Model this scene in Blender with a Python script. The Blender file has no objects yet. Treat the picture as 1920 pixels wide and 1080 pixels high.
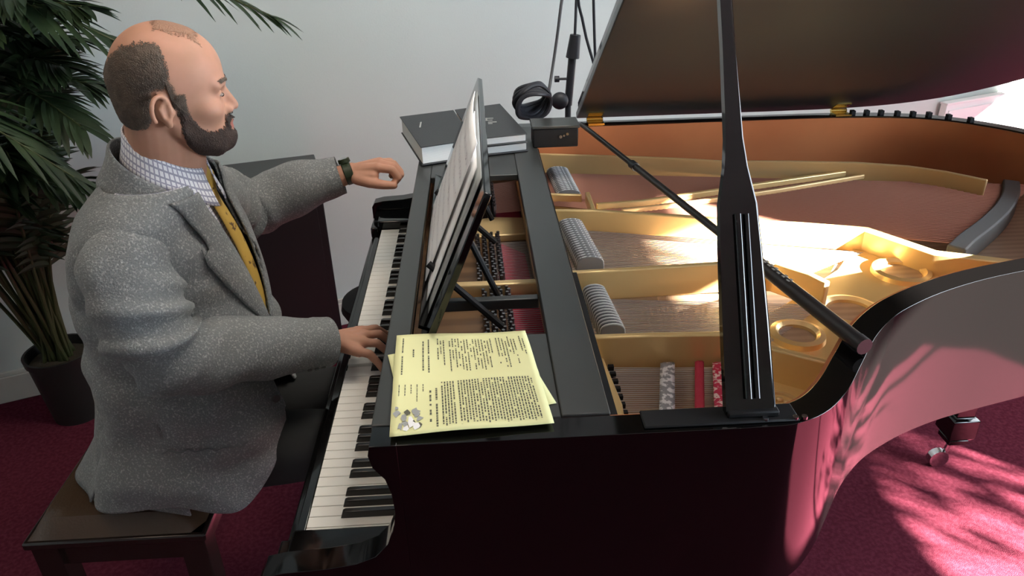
import bpy, bmesh, math, random
from mathutils import Vector, Matrix, noise
random.seed(7)
PI = math.pi
C = bpy.context.scene.collection
sc = bpy.context.scene

# ---------------------------------------------------------------- camera
YAW, PITCH, ROLL = 0.04151347, 0.48610153, -0.02443481
CAM = Vector((0.30084034, -0.87208581, 1.62000035))
f_ = Vector((math.sin(YAW)*math.cos(PITCH), math.cos(YAW)*math.cos(PITCH), -math.sin(PITCH)))
r_ = Vector((math.cos(YAW), -math.sin(YAW), 0)); u_ = r_.cross(f_)
r2 = math.cos(ROLL)*r_ + math.sin(ROLL)*u_; u2 = -math.sin(ROLL)*r_ + math.cos(ROLL)*u_
camd = bpy.data.cameras.new('camera'); cam = bpy.data.objects.new('camera', camd); C.objects.link(cam)
M = Matrix((r2, u2, -f_)).transposed().to_4x4(); M.translation = CAM
cam.matrix_world = M
camd.sensor_width = 36; camd.lens = 36*1405.53758/1920; camd.clip_start = 0.02
sc.camera = cam
sc.view_settings.view_transform = 'Standard'; sc.view_settings.look = 'None'
sc.view_settings.gamma = 1; sc.view_settings.use_curve_mapping = False
sc.view_settings.exposure = 0.0

# ---------------------------------------------------------------- world and light
w = bpy.data.worlds.new('world'); sc.world = w; w.use_nodes = True
bg = w.node_tree.nodes['Background']; bg.inputs[0].default_value = (0.55, 0.72, 1.0, 1); bg.inputs[1].default_value = 1.0
SUN_H = Vector((0.75, -0.66, 0)).normalized(); SUN_T = 0.42
def light(name, kind, loc, energy, col, size=None, aim=None, sizey=None):
    l = bpy.data.lights.new(name, kind); l.energy = energy; l.color = col
    o = bpy.data.objects.new(name, l); C.objects.link(o); o.location = loc
    if kind == 'AREA':
        l.shape = 'RECTANGLE'; l.size = size; l.size_y = sizey or size
    if aim is not None:
        o.rotation_euler = (Vector(aim)-Vector(loc)).to_track_quat('-Z', 'Y').to_euler()
    return o
sun = light('sun', 'SUN', (6, -5, 5), 200, (1.0, 0.95, 0.86))
sun.rotation_euler = (-(SUN_H + Vector((0, 0, SUN_T)))).to_track_quat('-Z', 'Y').to_euler()
sun.data.angle = 0.012
light('daylight_main_window', 'AREA', (3.72, -0.3, 1.45), 80, (0.72, 0.86, 1.0), 2.4, (0, 0.2, 1.0), 1.3).data.spread = math.radians(105)
light('daylight_rear_window', 'AREA', (3.72, 1.6, 1.4), 46, (0.84, 0.92, 1.0), 1.2, (1.0, 1.2, 0.9), 1.2)
light('ceiling_light_over_piano', 'AREA', (0.9, 0.6, 2.62), 26, (1.0, 0.94, 0.84), 0.6, (0.9, 0.6, 0), 0.6)
light('ceiling_light_over_bench', 'AREA', (-0.7, 0.2, 2.62), 8, (1.0, 0.84, 0.64), 0.5, (-0.7, 0.2, 0), 0.5)

# ---------------------------------------------------------------- materials
def mat(name, col, rough=0.5, metal=0.0, spec=0.5, coat=0.0, bump=None, var=None, emit=None, sheen=0):
    """bump=(scale,strength), var=(scale,colour2,low,high)"""
    m = bpy.data.materials.new(name); m.use_nodes = True
    nt = m.node_tree; b = nt.nodes['Principled BSDF']
    b.inputs['Base Color'].default_value = (*col, 1); b.inputs['Roughness'].default_value = rough
    b.inputs['Metallic'].default_value = metal; b.inputs['Specular IOR Level'].default_value = spec
    b.inputs['Coat Weight'].default_value = coat; b.inputs['Coat Roughness'].default_value = 0.05
    if sheen: b.inputs['Sheen Weight'].default_value = sheen
    tc = nt.nodes.new('ShaderNodeTexCoord')
    if var:
        n = nt.nodes.new('ShaderNodeTexNoise'); n.inputs['Scale'].default_value = var[0]; n.inputs['Detail'].default_value = 4
        nt.links.new(tc.outputs['Object'], n.inputs['Vector'])
        r = nt.nodes.new('ShaderNodeValToRGB'); r.color_ramp.elements[0].position = var[2]; r.color_ramp.elements[1].position = var[3]
        r.color_ramp.elements[0].color = (*col, 1); r.color_ramp.elements[1].color = (*var[1], 1)
        nt.links.new(n.outputs['Fac'], r.inputs['Fac']); nt.links.new(r.outputs['Color'], b.inputs['Base Color'])
    if bump:
        n = nt.nodes.new('ShaderNodeTexNoise'); n.inputs['Scale'].default_value = bump[0]; n.inputs['Detail'].default_value = 3
        nt.links.new(tc.outputs['Object'], n.inputs['Vector'])
        bp = nt.nodes.new('ShaderNodeBump'); bp.inputs['Strength'].default_value = bump[1]; bp.inputs['Distance'].default_value = 0.004
        nt.links.new(n.outputs['Fac'], bp.inputs['Height']); nt.links.new(bp.outputs['Normal'], b.inputs['Normal'])
    if emit:
        b.inputs['Emission Color'].default_value = (*emit[0], 1); b.inputs['Emission Strength'].default_value = emit[1]
    return m
def stripes(name, c1, c2, scale, axis='Y', rough=0.5, metal=0.0, dist=0.0, lo=.3, hi=.7, rot=0.0):
    m = mat(name, c1, rough, metal); nt = m.node_tree; b = nt.nodes['Principled BSDF']
    tc = nt.nodes.new('ShaderNodeTexCoord'); mp = nt.nodes.new('ShaderNodeMapping'); mp.inputs['Rotation'].default_value = (0, 0, rot)
    wv = nt.nodes.new('ShaderNodeTexWave'); wv.bands_direction = axis; wv.inputs['Scale'].default_value = scale
    wv.inputs['Distortion'].default_value = dist; wv.inputs['Detail'].default_value = 2
    r = nt.nodes.new('ShaderNodeValToRGB'); r.color_ramp.elements[0].position = lo; r.color_ramp.elements[1].position = hi
    r.color_ramp.elements[0].color = (*c1, 1); r.color_ramp.elements[1].color = (*c2, 1)
    nt.links.new(tc.outputs['Object'], mp.inputs['Vector']); nt.links.new(mp.outputs['Vector'], wv.inputs['Vector'])
    nt.links.new(wv.outputs['Fac'], r.inputs['Fac']); nt.links.new(r.outputs['Color'], b.inputs['Base Color'])
    return m
M_wall = mat('painted_wall', (0.56, 0.61, 0.585), 0.75, bump=(160, 0.08))
M_ceil = mat('ceiling_paint', (0.70, 0.69, 0.66), 0.9)
M_trim = mat('trim_paint', (0.62, 0.60, 0.54), 0.45)
M_carpet = mat('red_carpet', (0.085, 0.015, 0.026), 0.95, spec=0.0, bump=(420, 0.6), var=(90, (0.118, 0.025, 0.040), 0.4, 0.65))
M_lac = mat('black_lacquer', (0.0018, 0.0016, 0.0016), 0.07, spec=0.5, coat=0.05)
M_lid = mat('lid_underside_lacquer', (0.030, 0.033, 0.033), 0.28, spec=0.45)
M_satin = mat('satin_ebony', (0.034, 0.036, 0.035), 0.36, spec=0.5)
M_dull = mat('dull_black', (0.008, 0.008, 0.009), 0.6, spec=0.25)
M_inner = mat('mahogany_veneer', (0.50, 0.165, 0.065), 0.30, var=(5, (0.58, 0.21, 0.085), 0.35, 0.7))
M_gold = mat('gold_bronze_plate', (0.84, 0.60, 0.27), 0.30, metal=0.45, bump=(30, 0.05))
M_gold2 = mat('gold_bronze_web', (0.74, 0.52, 0.25), 0.38, metal=0.4)
M_brown = stripes('pin_block_wood', (0.13, 0.07, 0.035), (0.18, 0.10, 0.05), 6, rough=0.35)
M_sound = stripes('spruce_soundboard', (0.34, 0.22, 0.14), (0.42, 0.28, 0.18), 14, rough=0.35, dist=1)
M_copper = mat('copper_wound_wire', (0.50, 0.24, 0.17), 0.35, metal=0.6)
M_steel = mat('steel_wire', (0.62, 0.60, 0.57), 0.28, metal=0.9)
M_pin = mat('blued_steel_pin', (0.20, 0.19, 0.19), 0.28, metal=0.9)
M_brass = mat('polished_brass', (0.75, 0.55, 0.18), 0.22, metal=1.0)
M_chrome = mat('chrome', (0.75, 0.75, 0.76), 0.12, metal=1.0)
M_redfelt = mat('red_felt', (0.50, 0.035, 0.07), 0.85, bump=(300, 0.4))
M_redbraid = mat('red_braid', (0.55, 0.03, 0.08), 0.8, var=(130, (0.85, 0.65, 0.60), 0.5, 0.56))
M_greybraid = mat('grey_braid', (0.30, 0.30, 0.31), 0.6, var=(110, (0.80, 0.80, 0.80), 0.48, 0.54))
M_damper = mat('damper_felt_grey', (0.17, 0.165, 0.16), 0.7)
M_dampedge = mat('damper_white_felt', (0.72, 0.71, 0.69), 0.6)
M_white = mat('ivory_white_key', (0.86, 0.83, 0.76), 0.28)
M_black = mat('ebony_black_key', (0.012, 0.011, 0.011), 0.22)
M_paper = mat('white_paper', (0.87, 0.86, 0.86), 0.9, spec=0.15)
M_grey = mat('grey_card', (0.33, 0.34, 0.33), 0.6)
M_yellow = mat('yellow_paper', (0.78, 0.77, 0.40), 0.65)
M_ink = mat('printing_ink', (0.10, 0.10, 0.07), 0.7)
M_inkp = mat('faint_print', (0.50, 0.47, 0.50), 0.7)
M_book = mat('black_book_cloth', (0.028, 0.030, 0.033), 0.5, bump=(300, 0.2))
M_pages = stripes('page_edges', (0.70, 0.69, 0.65), (0.80, 0.79, 0.75), 90, 'Z', rough=0.8)
M_silver = mat('silver_foil', (0.55, 0.55, 0.52), 0.35, metal=0.4)
M_leather = mat('brown_leather', (0.060, 0.034, 0.018), 0.30, bump=(200, 0.15))
M_darkwood = mat('dark_bench_wood', (0.018, 0.011, 0.009), 0.22)
M_pot = mat('black_plastic_pot', (0.012, 0.012, 0.011), 0.45)
M_soil = mat('potting_moss', (0.035, 0.026, 0.014), 0.95, bump=(120, 0.8))
M_stem = mat('palm_stem', (0.045, 0.055, 0.018), 0.5)
M_leaf = mat('palm_leaf', (0.010, 0.024, 0.008), 0.5, var=(8, (0.030, 0.052, 0.016), 0.45, 0.75))
M_rubber = mat('cable_rubber', (0.015, 0.016, 0.022), 0.5)
M_mic = mat('microphone_metal', (0.05, 0.045, 0.045), 0.35, metal=0.3)
M_skin = mat('skin', (0.44, 0.225, 0.145), 0.55, spec=0.3, var=(26, (0.50, 0.25, 0.17), 0.35, 0.7))
M_skin.node_tree.nodes['Principled BSDF'].inputs['Subsurface Weight'].default_value = 0.08
M_skin.node_tree.nodes['Principled BSDF'].inputs['Subsurface Radius'].default_value = (0.01, 0.004, 0.002)
M_lip = mat('lip_skin', (0.40, 0.13, 0.10), 0.45)
M_hair = mat('short_brown_hair', (0.075, 0.052, 0.036), 0.7, bump=(500, 0.9), var=(60, (0.13, 0.088, 0.06), 0.4, 0.7))
M_beard = mat('dark_beard', (0.035, 0.020, 0.014), 0.8, bump=(500, 0.9), var=(60, (0.06, 0.034, 0.024), 0.4, 0.7))
M_eye = mat('eye_white', (0.22, 0.17, 0.14), 0.4)
M_iris = mat('eye_iris', (0.05, 0.03, 0.02), 0.15)
M_tweed = mat('grey_tweed', (0.175, 0.185, 0.185), 0.92, spec=0.2, bump=(330, 0.6), var=(270, (0.40, 0.405, 0.39), 0.52, 0.74), sheen=0.15)
M_tweedD = mat('grey_tweed_fold', (0.13, 0.138, 0.14), 0.92, spec=0.2, bump=(260, 0.5))
M_trouser = mat('charcoal_trouser', (0.030, 0.030, 0.029), 0.9, spec=0.15)
M_shoe = mat('black_shoe', (0.015, 0.012, 0.010), 0.3)
M_button = mat('horn_button', (0.10, 0.095, 0.085), 0.35)
M_tie = mat('mustard_tie', (0.52, 0.33, 0.065), 0.6, var=(48, (0.10, 0.05, 0.02), 0.61, 0.65))
def shirt_mat():
    m = mat('checked_shirt', (0.80, 0.80, 0.84), 0.7); nt = m.node_tree; b = nt.nodes['Principled BSDF']
    tc = nt.nodes.new('ShaderNodeTexCoord'); facs = []
    for ax in ('X', 'Y'):
        wv = nt.nodes.new('ShaderNodeTexWave'); wv.bands_direction = ax; wv.inputs['Scale'].default_value = 34
        nt.links.new(tc.outputs['UV'], wv.inputs['Vector'])
        g = nt.nodes.new('ShaderNodeMath'); g.operation = 'GREATER_THAN'; g.inputs[1].default_value = 0.80
        nt.links.new(wv.outputs['Fac'], g.inputs[0]); facs.append(g)
    mx = nt.nodes.new('ShaderNodeMath'); mx.operation = 'MAXIMUM'
    nt.links.new(facs[0].outputs[0], mx.inputs[0]); nt.links.new(facs[1].outputs[0], mx.inputs[1])
    mc = nt.nodes.new('ShaderNodeMix'); mc.data_type = 'RGBA'
    mc.inputs[6].default_value = (0.80, 0.80, 0.83, 1); mc.inputs[7].default_value = (0.33, 0.33, 0.42, 1)
    nt.links.new(mx.outputs[0], mc.inputs[0]); nt.links.new(mc.outputs[2], b.inputs['Base Color'])
    return m
M_shirt = shirt_mat()
M_glass_sky = mat('bright_sky_window', (0.9, 0.95, 1.0), 0.5, emit=((0.93, 0.97, 1.0), 2.2))
M_strap = mat('watch_strap', (0.02, 0.03, 0.012), 0.4)

# ---------------------------------------------------------------- geometry helpers
class MB:
    def __init__(s): s.v = []; s.f = []; s.m = []; s.cur = 0
    def face(s, idx): s.f.append(tuple(idx)); s.m.append(s.cur)
    def box(s, x0, x1, y0, y1, z0, z1, mtx=None):
        n = len(s.v)
        for z in (z0, z1):
            for x, y in ((x0, y0), (x1, y0), (x1, y1), (x0, y1)):
                p = Vector((x, y, z)); s.v.append(mtx @ p if mtx else p)
        for q in ((0, 3, 2, 1), (4, 5, 6, 7), (0, 1, 5, 4), (1, 2, 6, 5), (2, 3, 7, 6), (3, 0, 4, 7)): s.face([n+i for i in q])
        return s
    def prism(s, poly, z0, z1, mtx=None):
        n = len(s.v); k = len(poly)
        for z in (z0, z1):
            for x, y in poly:
                p = Vector((x, y, z)); s.v.append(mtx @ p if mtx else p)
        s.face([n+i for i in range(k)][::-1]); s.face([n+k+i for i in range(k)])
        for i in range(k):
            j = (i+1) % k; s.face((n+i, n+j, n+k+j, n+k+i))
        return s
    def ringwall(s, outer, inner, z0, z1):
        """open wall following two matched polylines"""
        n = len(s.v); k = len(outer)
        for i in range(k):
            for (x, y) in (outer[i], inner[i]):
                s.v.append(Vector((x, y, z0))); s.v.append(Vector((x, y, z1)))
        for i in range(k-1):
            a = n+4*i; b = a+4
            s.face((a, b, b+1, a+1)); s.face((a+2, a+3, b+3, b+2)); s.face((a+1, b+1, b+3, a+3)); s.face((a, a+2, b+2, b))
        s.face((n, n+1, n+3, n+2)); e = n+4*(k-1); s.face((e, e+2, e+3, e+1))
        return s
    def tube(s, pts, rad, seg=10, cap=True, squash=None):
        pts = [Vector(p) for p in pts]; n0 = len(s.v)
        if not hasattr(rad, '__len__'): rad = [rad]*len(pts)
        up = None
        for i, p in enumerate(pts):
            t = (pts[min(i+1, len(pts)-1)] - pts[max(i-1, 0)]).normalized()
            if up is None:
                up = Vector((0, 0, 1)) if abs(t.z) < .9 else Vector((0, 1, 0))
            a = t.cross(up)
            if a.length < 1e-6: a = t.cross(Vector((1, 0, 0)))
            a.normalize(); b = a.cross(t).normalized(); up = b
            for j in range(seg):
                th = 2*PI*j/seg; r = rad[i]
                ra, rb = (r, r) if not squash else (r*squash[0], r*squash[1])
                s.v.append(p + a*math.cos(th)*ra + b*math.sin(th)*rb)
        for i in range(len(pts)-1):
            for j in range(seg):
                k = (j+1) % seg; s.face((n0+i*seg+j, n0+i*seg+k, n0+(i+1)*seg+k, n0+(i+1)*seg+j))
        if cap:
            s.face([n0+j for j in range(seg)][::-1]); s.face([n0+(len(pts)-1)*seg+j for j in range(seg)])
        return s
    def capsule(s, a, b, ra, rb, seg=12):
        a = Vector(a); b = Vector(b); d = (b-a); L = d.length; d = d.normalized() if L > 1e-6 else Vector((0, 0, 1))
        pts = []; rad = []
        for k in range(1, 5):
            t = PI/2*k/4; pts.append(a - d*ra*math.cos(t)); rad.append(ra*math.sin(t)+1e-4)
        for k in range(0, 4):
            t = PI/2*k/4; pts.append(b + d*rb*math.sin(t)); rad.append(rb*math.cos(t)+1e-4)
        pts.append(b+d*rb); rad.append(1e-4)
        pts.insert(0, a-d*ra); rad.insert(0, 1e-4)
        return s.tube(pts, rad, seg)
    def ell(s, c, r, seg=20, rings=14, mtx=None):
        n = len(s.v); c = Vector(c)
        for i in range(rings+1):
            ph = PI*i/rings
            for j in range(seg):
                th = 2*PI*j/seg
                p = Vector((r[0]*math.sin(ph)*math.cos(th), r[1]*math.sin(ph)*math.sin(th), r[2]*math.cos(ph)))
                s.v.append(c + (mtx @ p if mtx else p))
        for i in range(rings):
            for j in range(seg):
                k = (j+1) % seg; s.face((n+i*seg+j, n+(i+1)*seg+j, n+(i+1)*seg+k, n+i*seg+k))
        return s
    def grid(s, rows):
        n = len(s.v); R = len(rows); K = len(rows[0])
        for r in rows: s.v += [Vector(p) for p in r]
        for i in range(R-1):
            for j in range(K-1): s.face((n+i*K+j, n+i*K+j+1, n+(i+1)*K+j+1, n+(i+1)*K+j))
        return s
    def build(s, name, m, parent=None, smooth=True, bevel=0, angle=38, mods=(), uv=None):
        me = bpy.data.meshes.new(name); me.from_pydata([tuple(v) for v in s.v], [], s.f)
        for mm in (m if isinstance(m, (list, tuple)) else [m]): me.materials.append(mm)
        if any(s.m): me.polygons.foreach_set('material_index', s.m)
        if uv:
            ul = me.uv_layers.new(name='uv')
            for lp in me.loops: ul.data[lp.index].uv = (lp.vertex_index % uv[0]*uv[1], lp.vertex_index//uv[0]*uv[2])
        bm = bmesh.new(); bm.from_mesh(me); bmesh.ops.recalc_face_normals(bm, faces=bm.faces); bm.to_mesh(me); bm.free()
        if smooth:
            me.polygons.foreach_set('use_smooth', [True]*len(me.polygons)); me.set_sharp_from_angle(angle=math.radians(angle))
        o = bpy.data.objects.new(name, me); C.objects.link(o)
        if parent: o.parent = parent
        if bevel:
            b = o.modifiers.new('bevel', 'BEVEL'); b.width = bevel; b.segments = 2; b.limit_method = 'ANGLE'; b.angle_limit = math.radians(40)
            b.harden_normals = False
        for k, kw in mods:
            md = o.modifiers.new(k, k)
            for a, v in kw.items(): setattr(md, a, v)
        return o
def thing(name, label, cat, loc=(0, 0, 0), group=None):
    o = bpy.data.objects.new(name, None); C.objects.link(o); o.location = loc
    o.empty_display_size = 0.05
    o['label'] = label; o['category'] = cat
    if group: o['group'] = group
    return o
def tag(o, label, cat, group=None):
    o['label'] = label; o['category'] = cat
    if group: o['group'] = group
    return o
def struct(name, mb, m, **k):
    o = mb.build(name, m, **k); o['kind'] = 'structure'; return o
def off(mb, loc):
    """move a builder's vertices into a thing's local frame"""
    l = Vector(loc); mb.v = [v-l for v in mb.v]; return mb
def lerp(a, b, t): return a+(b-a)*t
def interp(tab, z):
    """tab rows sorted by first value; smooth piecewise interpolation of the remaining values"""
    if z <= tab[0][0]: return tab[0][1:]
    for i in range(len(tab)-1):
        a, b = tab[i], tab[i+1]
        if z <= b[0]:
            t = (z-a[0])/(b[0]-a[0])
            p0 = tab[max(i-1, 0)]; p3 = tab[min(i+2, len(tab)-1)]
            out = []
            for k in range(1, len(a)):
                m1 = (b[k]-p0[k])/max(b[0]-p0[0], 1e-6)*(b[0]-a[0]); m2 = (p3[k]-a[k])/max(p3[0]-a[0], 1e-6)*(b[0]-a[0])
                t2, t3 = t*t, t*t*t
                out.append((2*t3-3*t2+1)*a[k]+(t3-2*t2+t)*m1+(-2*t3+3*t2)*b[k]+(t3-t2)*m2)
            return tuple(out)
    return tab[-1][1:]

# ---------------------------------------------------------------- the room
WA = math.radians(21.5); WP = Vector((-1.43, 1.495, 0)); WD = Vector((math.cos(WA), math.sin(WA), 0)); WN = Vector((math.sin(WA), -math.cos(WA), 0))
def wallpt(s, z, d=0.0): return WP + WD*s + WN*d + Vector((0, 0, z))     # s along the back wall, d out into the room
def wall_mtx():
    m = Matrix((WD, -WN, Vector((0, 0, 1)))).transposed().to_4x4(); m.translation = WP; return m
WM = wall_mtx()
struct('floor', MB().box(-2.6, 4.0, -3.2, 5.2, -0.06, 0), M_carpet)
struct('ceiling', MB().box(-2.6, 4.0, -3.2, 5.2, 2.7, 2.78), M_ceil)
struct('wall_back', MB().box(-1.6, 6.0, 0, 0.12, 0, 2.7, WM), M_wall)
b_ = MB().box(-1.6, 6.0, -0.016, 0, 0, 0.105, WM).box(-1.6, 6.0, -0.011, 0, 0.105, 0.122, WM)
struct('baseboard_back', b_, M_trim, bevel=0.003)
struct('wall_left', MB().box(-2.62, -2.5, -3.2, 5.2, 0, 2.7), M_wall)
struct('wall_front', MB().box(-2.6, 4.0, -3.2, -3.08, 0, 2.7), M_wall)
def holed_wall(name, x0, x1, ya, yb, za, zb, holes):
    m = MB(); ys = sorted({ya, yb, *[h[0] for h in holes], *[h[1] for h in holes]}); zs = sorted({za, zb, *[h[2] for h in holes], *[h[3] for h in holes]})
    for i in range(len(ys)-1):
        for j in range(len(zs)-1):
            cy, cz = (ys[i]+ys[i+1])/2, (zs[j]+zs[j+1])/2
            if any(h[0] < cy < h[1] and h[2] < cz < h[3] for h in holes): continue
            m.box(x0, x1, ys[i], ys[i+1], zs[j], zs[j+1])
    return struct(name, m, M_wall)
HOLES = [(-2.5, -0.78, 0.58, 1.36), (-2.75, -1.62, 2.02, 2.62), (1.95, 3.4, 0.1, 0.85)]  # made-up openings, out of view, placed and sized to throw the sun patches
holed_wall('wall_right', 3.80, 3.92, -3.2, 5.2, 0, 2.7, HOLES)
for i, h in enumerate(HOLES):
    m = MB(); t = 0.035
    m.box(3.82, 3.86, h[0], h[0]+t, h[2], h[3]).box(3.82, 3.86, h[1]-t, h[1], h[2], h[3]).box(3.82, 3.86, h[0], h[1], h[2], h[2]+t).box(3.82, 3.86, h[0], h[1], h[3]-t, h[3])
    if i == 0: m.box(3.83, 3.85, (h[0]+h[1])/2-.012, (h[0]+h[1])/2+.012, h[2], h[3])
    struct('sun_opening_%d' % (i+1), m, M_trim)

# ---------------------------------------------------------------- grand piano
P = thing('grand_piano', 'black lacquered grand piano with raised lid, open keyboard and gold iron frame inside', 'piano', (0.8, 0.6, 0))
PO = Vector((0.8, 0.6, 0))
def pp(mb, name, m, parent=None, **k):
    """a part of the piano (vertices given in room coordinates)"""
    off(mb, PO); return mb.build(name, m, parent or P, **k)
ZT, ZB = 1.0, 0.695
OUT = [(0.18, -0.115), (0.45, -0.115), (0.66, -0.115), (0.71, -0.108), (0.755, -0.085), (0.80, -0.042), (0.845, 0.015), (0.90, 0.085), (0.95, 0.135), (1.0, 0.172), (1.08, 0.216),
       (1.18, 0.256), (1.30, 0.290), (1.45, 0.332), (1.60, 0.392), (1.74, 0.485), (1.84, 0.61), (1.90, 0.76), (1.905, 0.92), (1.86, 1.08), (1.78, 1.20), (1.68, 1.285), (1.55, 1.335), (1.40, 1.355), (1.25, 1.36), (0.9, 1.36), (0.6, 1.36), (0.18, 1.36)]
def resample(poly, n):
    out = []
    for i in range(len(poly)-1):
        p0 = poly[max(i-1, 0)]; a = poly[i]; b = poly[i+1]; p3 = poly[min(i+2, len(poly)-1)]
        for k in range(n):
            t = k/n; r = []
            for c in (0, 1):
                r.append(0.5*((2*a[c])+(-p0[c]+b[c])*t+(2*p0[c]-5*a[c]+4*b[c]-p3[c])*t*t+(-p0[c]+3*a[c]-3*b[c]+p3[c])*t**3))
            out.append(tuple(r))
    out.append(poly[-1]); return out
def inset(poly, d):
    out = []
    for i, p in enumerate(poly):
        a = Vector(poly[max(i-1, 0)]); b = Vector(poly[min(i+1, len(poly)-1)]); t = (b-a).normalized()
        out.append((p[0]-t.y*d, p[1]+t.x*d))
    return out
OUTS = resample(OUT, 4); INS = inset(OUTS, 0.040); INS2 = inset(OUTS, 0.046)
arm = [(0.18, 1.0), (0.145, 1.0), (0.142, 0.985), (0.146, 0.965), (0.160, 0.945), (0.166, 0.92), (0.168, 0.885), (0.163, 0.855), (0.152, 0.828), (0.133, 0.806), (0.105, 0.794), (0.06, 0.787), (0.0, 0.784), (-0.028, 0.778), (-0.036, 0.765), (-0.036, 0.64), (-0.02, 0.625), (0.18, 0.625)]
case = MB().ringwall(OUTS, INS, ZB, ZT)
for y0, y1 in ((-0.115, -0.075), (1.297+0.023, 1.36)):
    n = len(case.v); k = len(arm)
    for y in (y0, y1):
        for (x, z) in arm: case.v.append(Vector((x, y, z)))
    case.face([n+i for i in range(k)]); case.face([n+k+i for i in range(k)][::-1])
    for i in range(k):
        j = (i+1) % k; case.face((n+i, n+k+i, n+k+j, n+j))
pp(case, 'case', M_lac, bevel=0.0025)
pp(MB().ringwall(inset(OUTS, 0.0405), INS2, 0.80, ZT-0.004), 'inner_rim', M_inner)
pp(MB().prism([(x, y) for x, y in INS2], 0.70, 0.72), 'underside_panel', M_dull)
pp(MB().prism([(x, y) for x, y in INS2 if x > 0.3] , 0.832, 0.842), 'soundboard', M_sound)
pp(MB().box(-0.035, 0.20, -0.075, 1.32, 0.645, 0.70), 'key_bed', M_lac, bevel=0.003)
pp(MB().box(-0.020, -0.004, -0.003, 1.226, 0.70, 0.718), 'key_slip', M_lac, bevel=0.002)
for y0, y1 in ((-0.074, -0.003), (1.226, 1.319)):
    cb = pp(MB().box(-0.012, 0.158, y0, y1, 0.70, 0.755).box(-0.034, -0.010, y0, y1, 0.70, 0.735), 'key_block', M_lac, bevel=0.005)
    yc = (y0+y1)/2
    pp(MB().tube([(-0.022, yc, 0.733), (-0.022, yc, 0.738)], 0.006, 12), 'screw', M_dull, cb)
pp(MB().box(0.160, 0.176, -0.073, 1.318, 0.70, 0.955), 'fallboard', M_lac, bevel=0.003)
# keys
WK = 1.222/52
cols = 'ABCDEFG'                        # from the bass (far) end: A0 is white key 51 counted from the near end
def black_after(i):                     # i = index from near end of the boundary between white i and i+1 ; near end is C8
    names = ['C', 'B', 'A', 'G', 'F', 'E', 'D']
    a = names[i % 7]; return a in ('B', 'A', 'G', 'E', 'D')
wm = MB()
wm.box(0.0, 0.158, 0.0005, WK-0.0007, 0.708, 0.73)
w0 = pp(wm, 'white_key', M_white, bevel=0.0012); l0 = w0.location.copy()
for i in range(1, 52):
    o = w0.copy(); C.objects.link(o); o.parent = P; o.location = (0, i*WK, 0 if i not in (20, 22) else -0.006)
bk = MB(); n = 0
prof = [(0.052, 0.728), (0.056, 0.7405), (0.0605, 0.7425), (0.158, 0.7425), (0.158, 0.728)]
for yy, s in ((-0.0052, 1), (0.0052, 1)):
    for x, z in prof: bk.v.append(Vector((x, yy*(1.0 if z < .73 else 0.86), z)))
k = 5
bk.face([0, 1, 2, 3, 4]); bk.face([9, 8, 7, 6, 5])
for i in range(5):
    j = (i+1) % 5; bk.face((i, i+5, j+5, j))
b0 = pp(bk, 'black_key', M_black, bevel=0.001); first = True
for i in range(51):
    if not black_after(i) : continue
    if i == 50: pass
    if first: o = b0; first = False
    else: o = b0.copy(); C.objects.link(o); o.parent = P
    nm = ['C', 'B', 'A', 'G', 'F', 'E', 'D'][i % 7]
    sh = {'B': 0.0015, 'G': -0.0015, 'A': 0, 'E': 0.0015, 'D': -0.0015}[nm]
    o.location = (0, (i+1)*WK - sh, 0)
# legs
def leg(x, y):
    m = MB(); sec = [(0.69, 0.055), (0.60, 0.055), (0.59, 0.045), (0.28, 0.030), (0.20, 0.027), (0.195, 0.040), (0.13, 0.040), (0.115, 0.028)]
    rows = []
    for z, r in sec: rows.append([(x-r, y-r, z), (x+r, y-r, z), (x+r, y+r, z), (x-r, y+r, z), (x-r, y-r, z)])
    m.grid(rows); m.box(x-.03, x+.03, y-.03, y+.03, 0.10, 0.116)
    o = pp(m, 'leg', M_lac, bevel=0.002)
    c = MB().tube([(x-0.03, y-.011, 0.03), (x-0.03, y+.011, 0.03)], 0.03, 18).tube([(x, y, 0.11), (x-0.012, y, 0.055)], 0.008, 10)
    pp(c, 'caster', M_chrome, o)
leg(1.72, 0.88)
leg(0.24, 0.0); leg(0.24, 1.24)
# iron plate ---------------------------------------------------------
ZP = 0.870
plate = MB()
plate.prism([(0.44, 1.30), (0.44, 1.0), (0.425, 0.80), (0.43, 0.61), (0.455, 0.33), (0.475, 0.10), (0.48, -0.068), (0.50, -0.068), (0.515, 0.10), (0.50, 0.33), (0.478, 0.61), (0.49, 0.80), (0.49, 1.0), (0.48, 1.30)], 0.862, 0.888)
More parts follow.
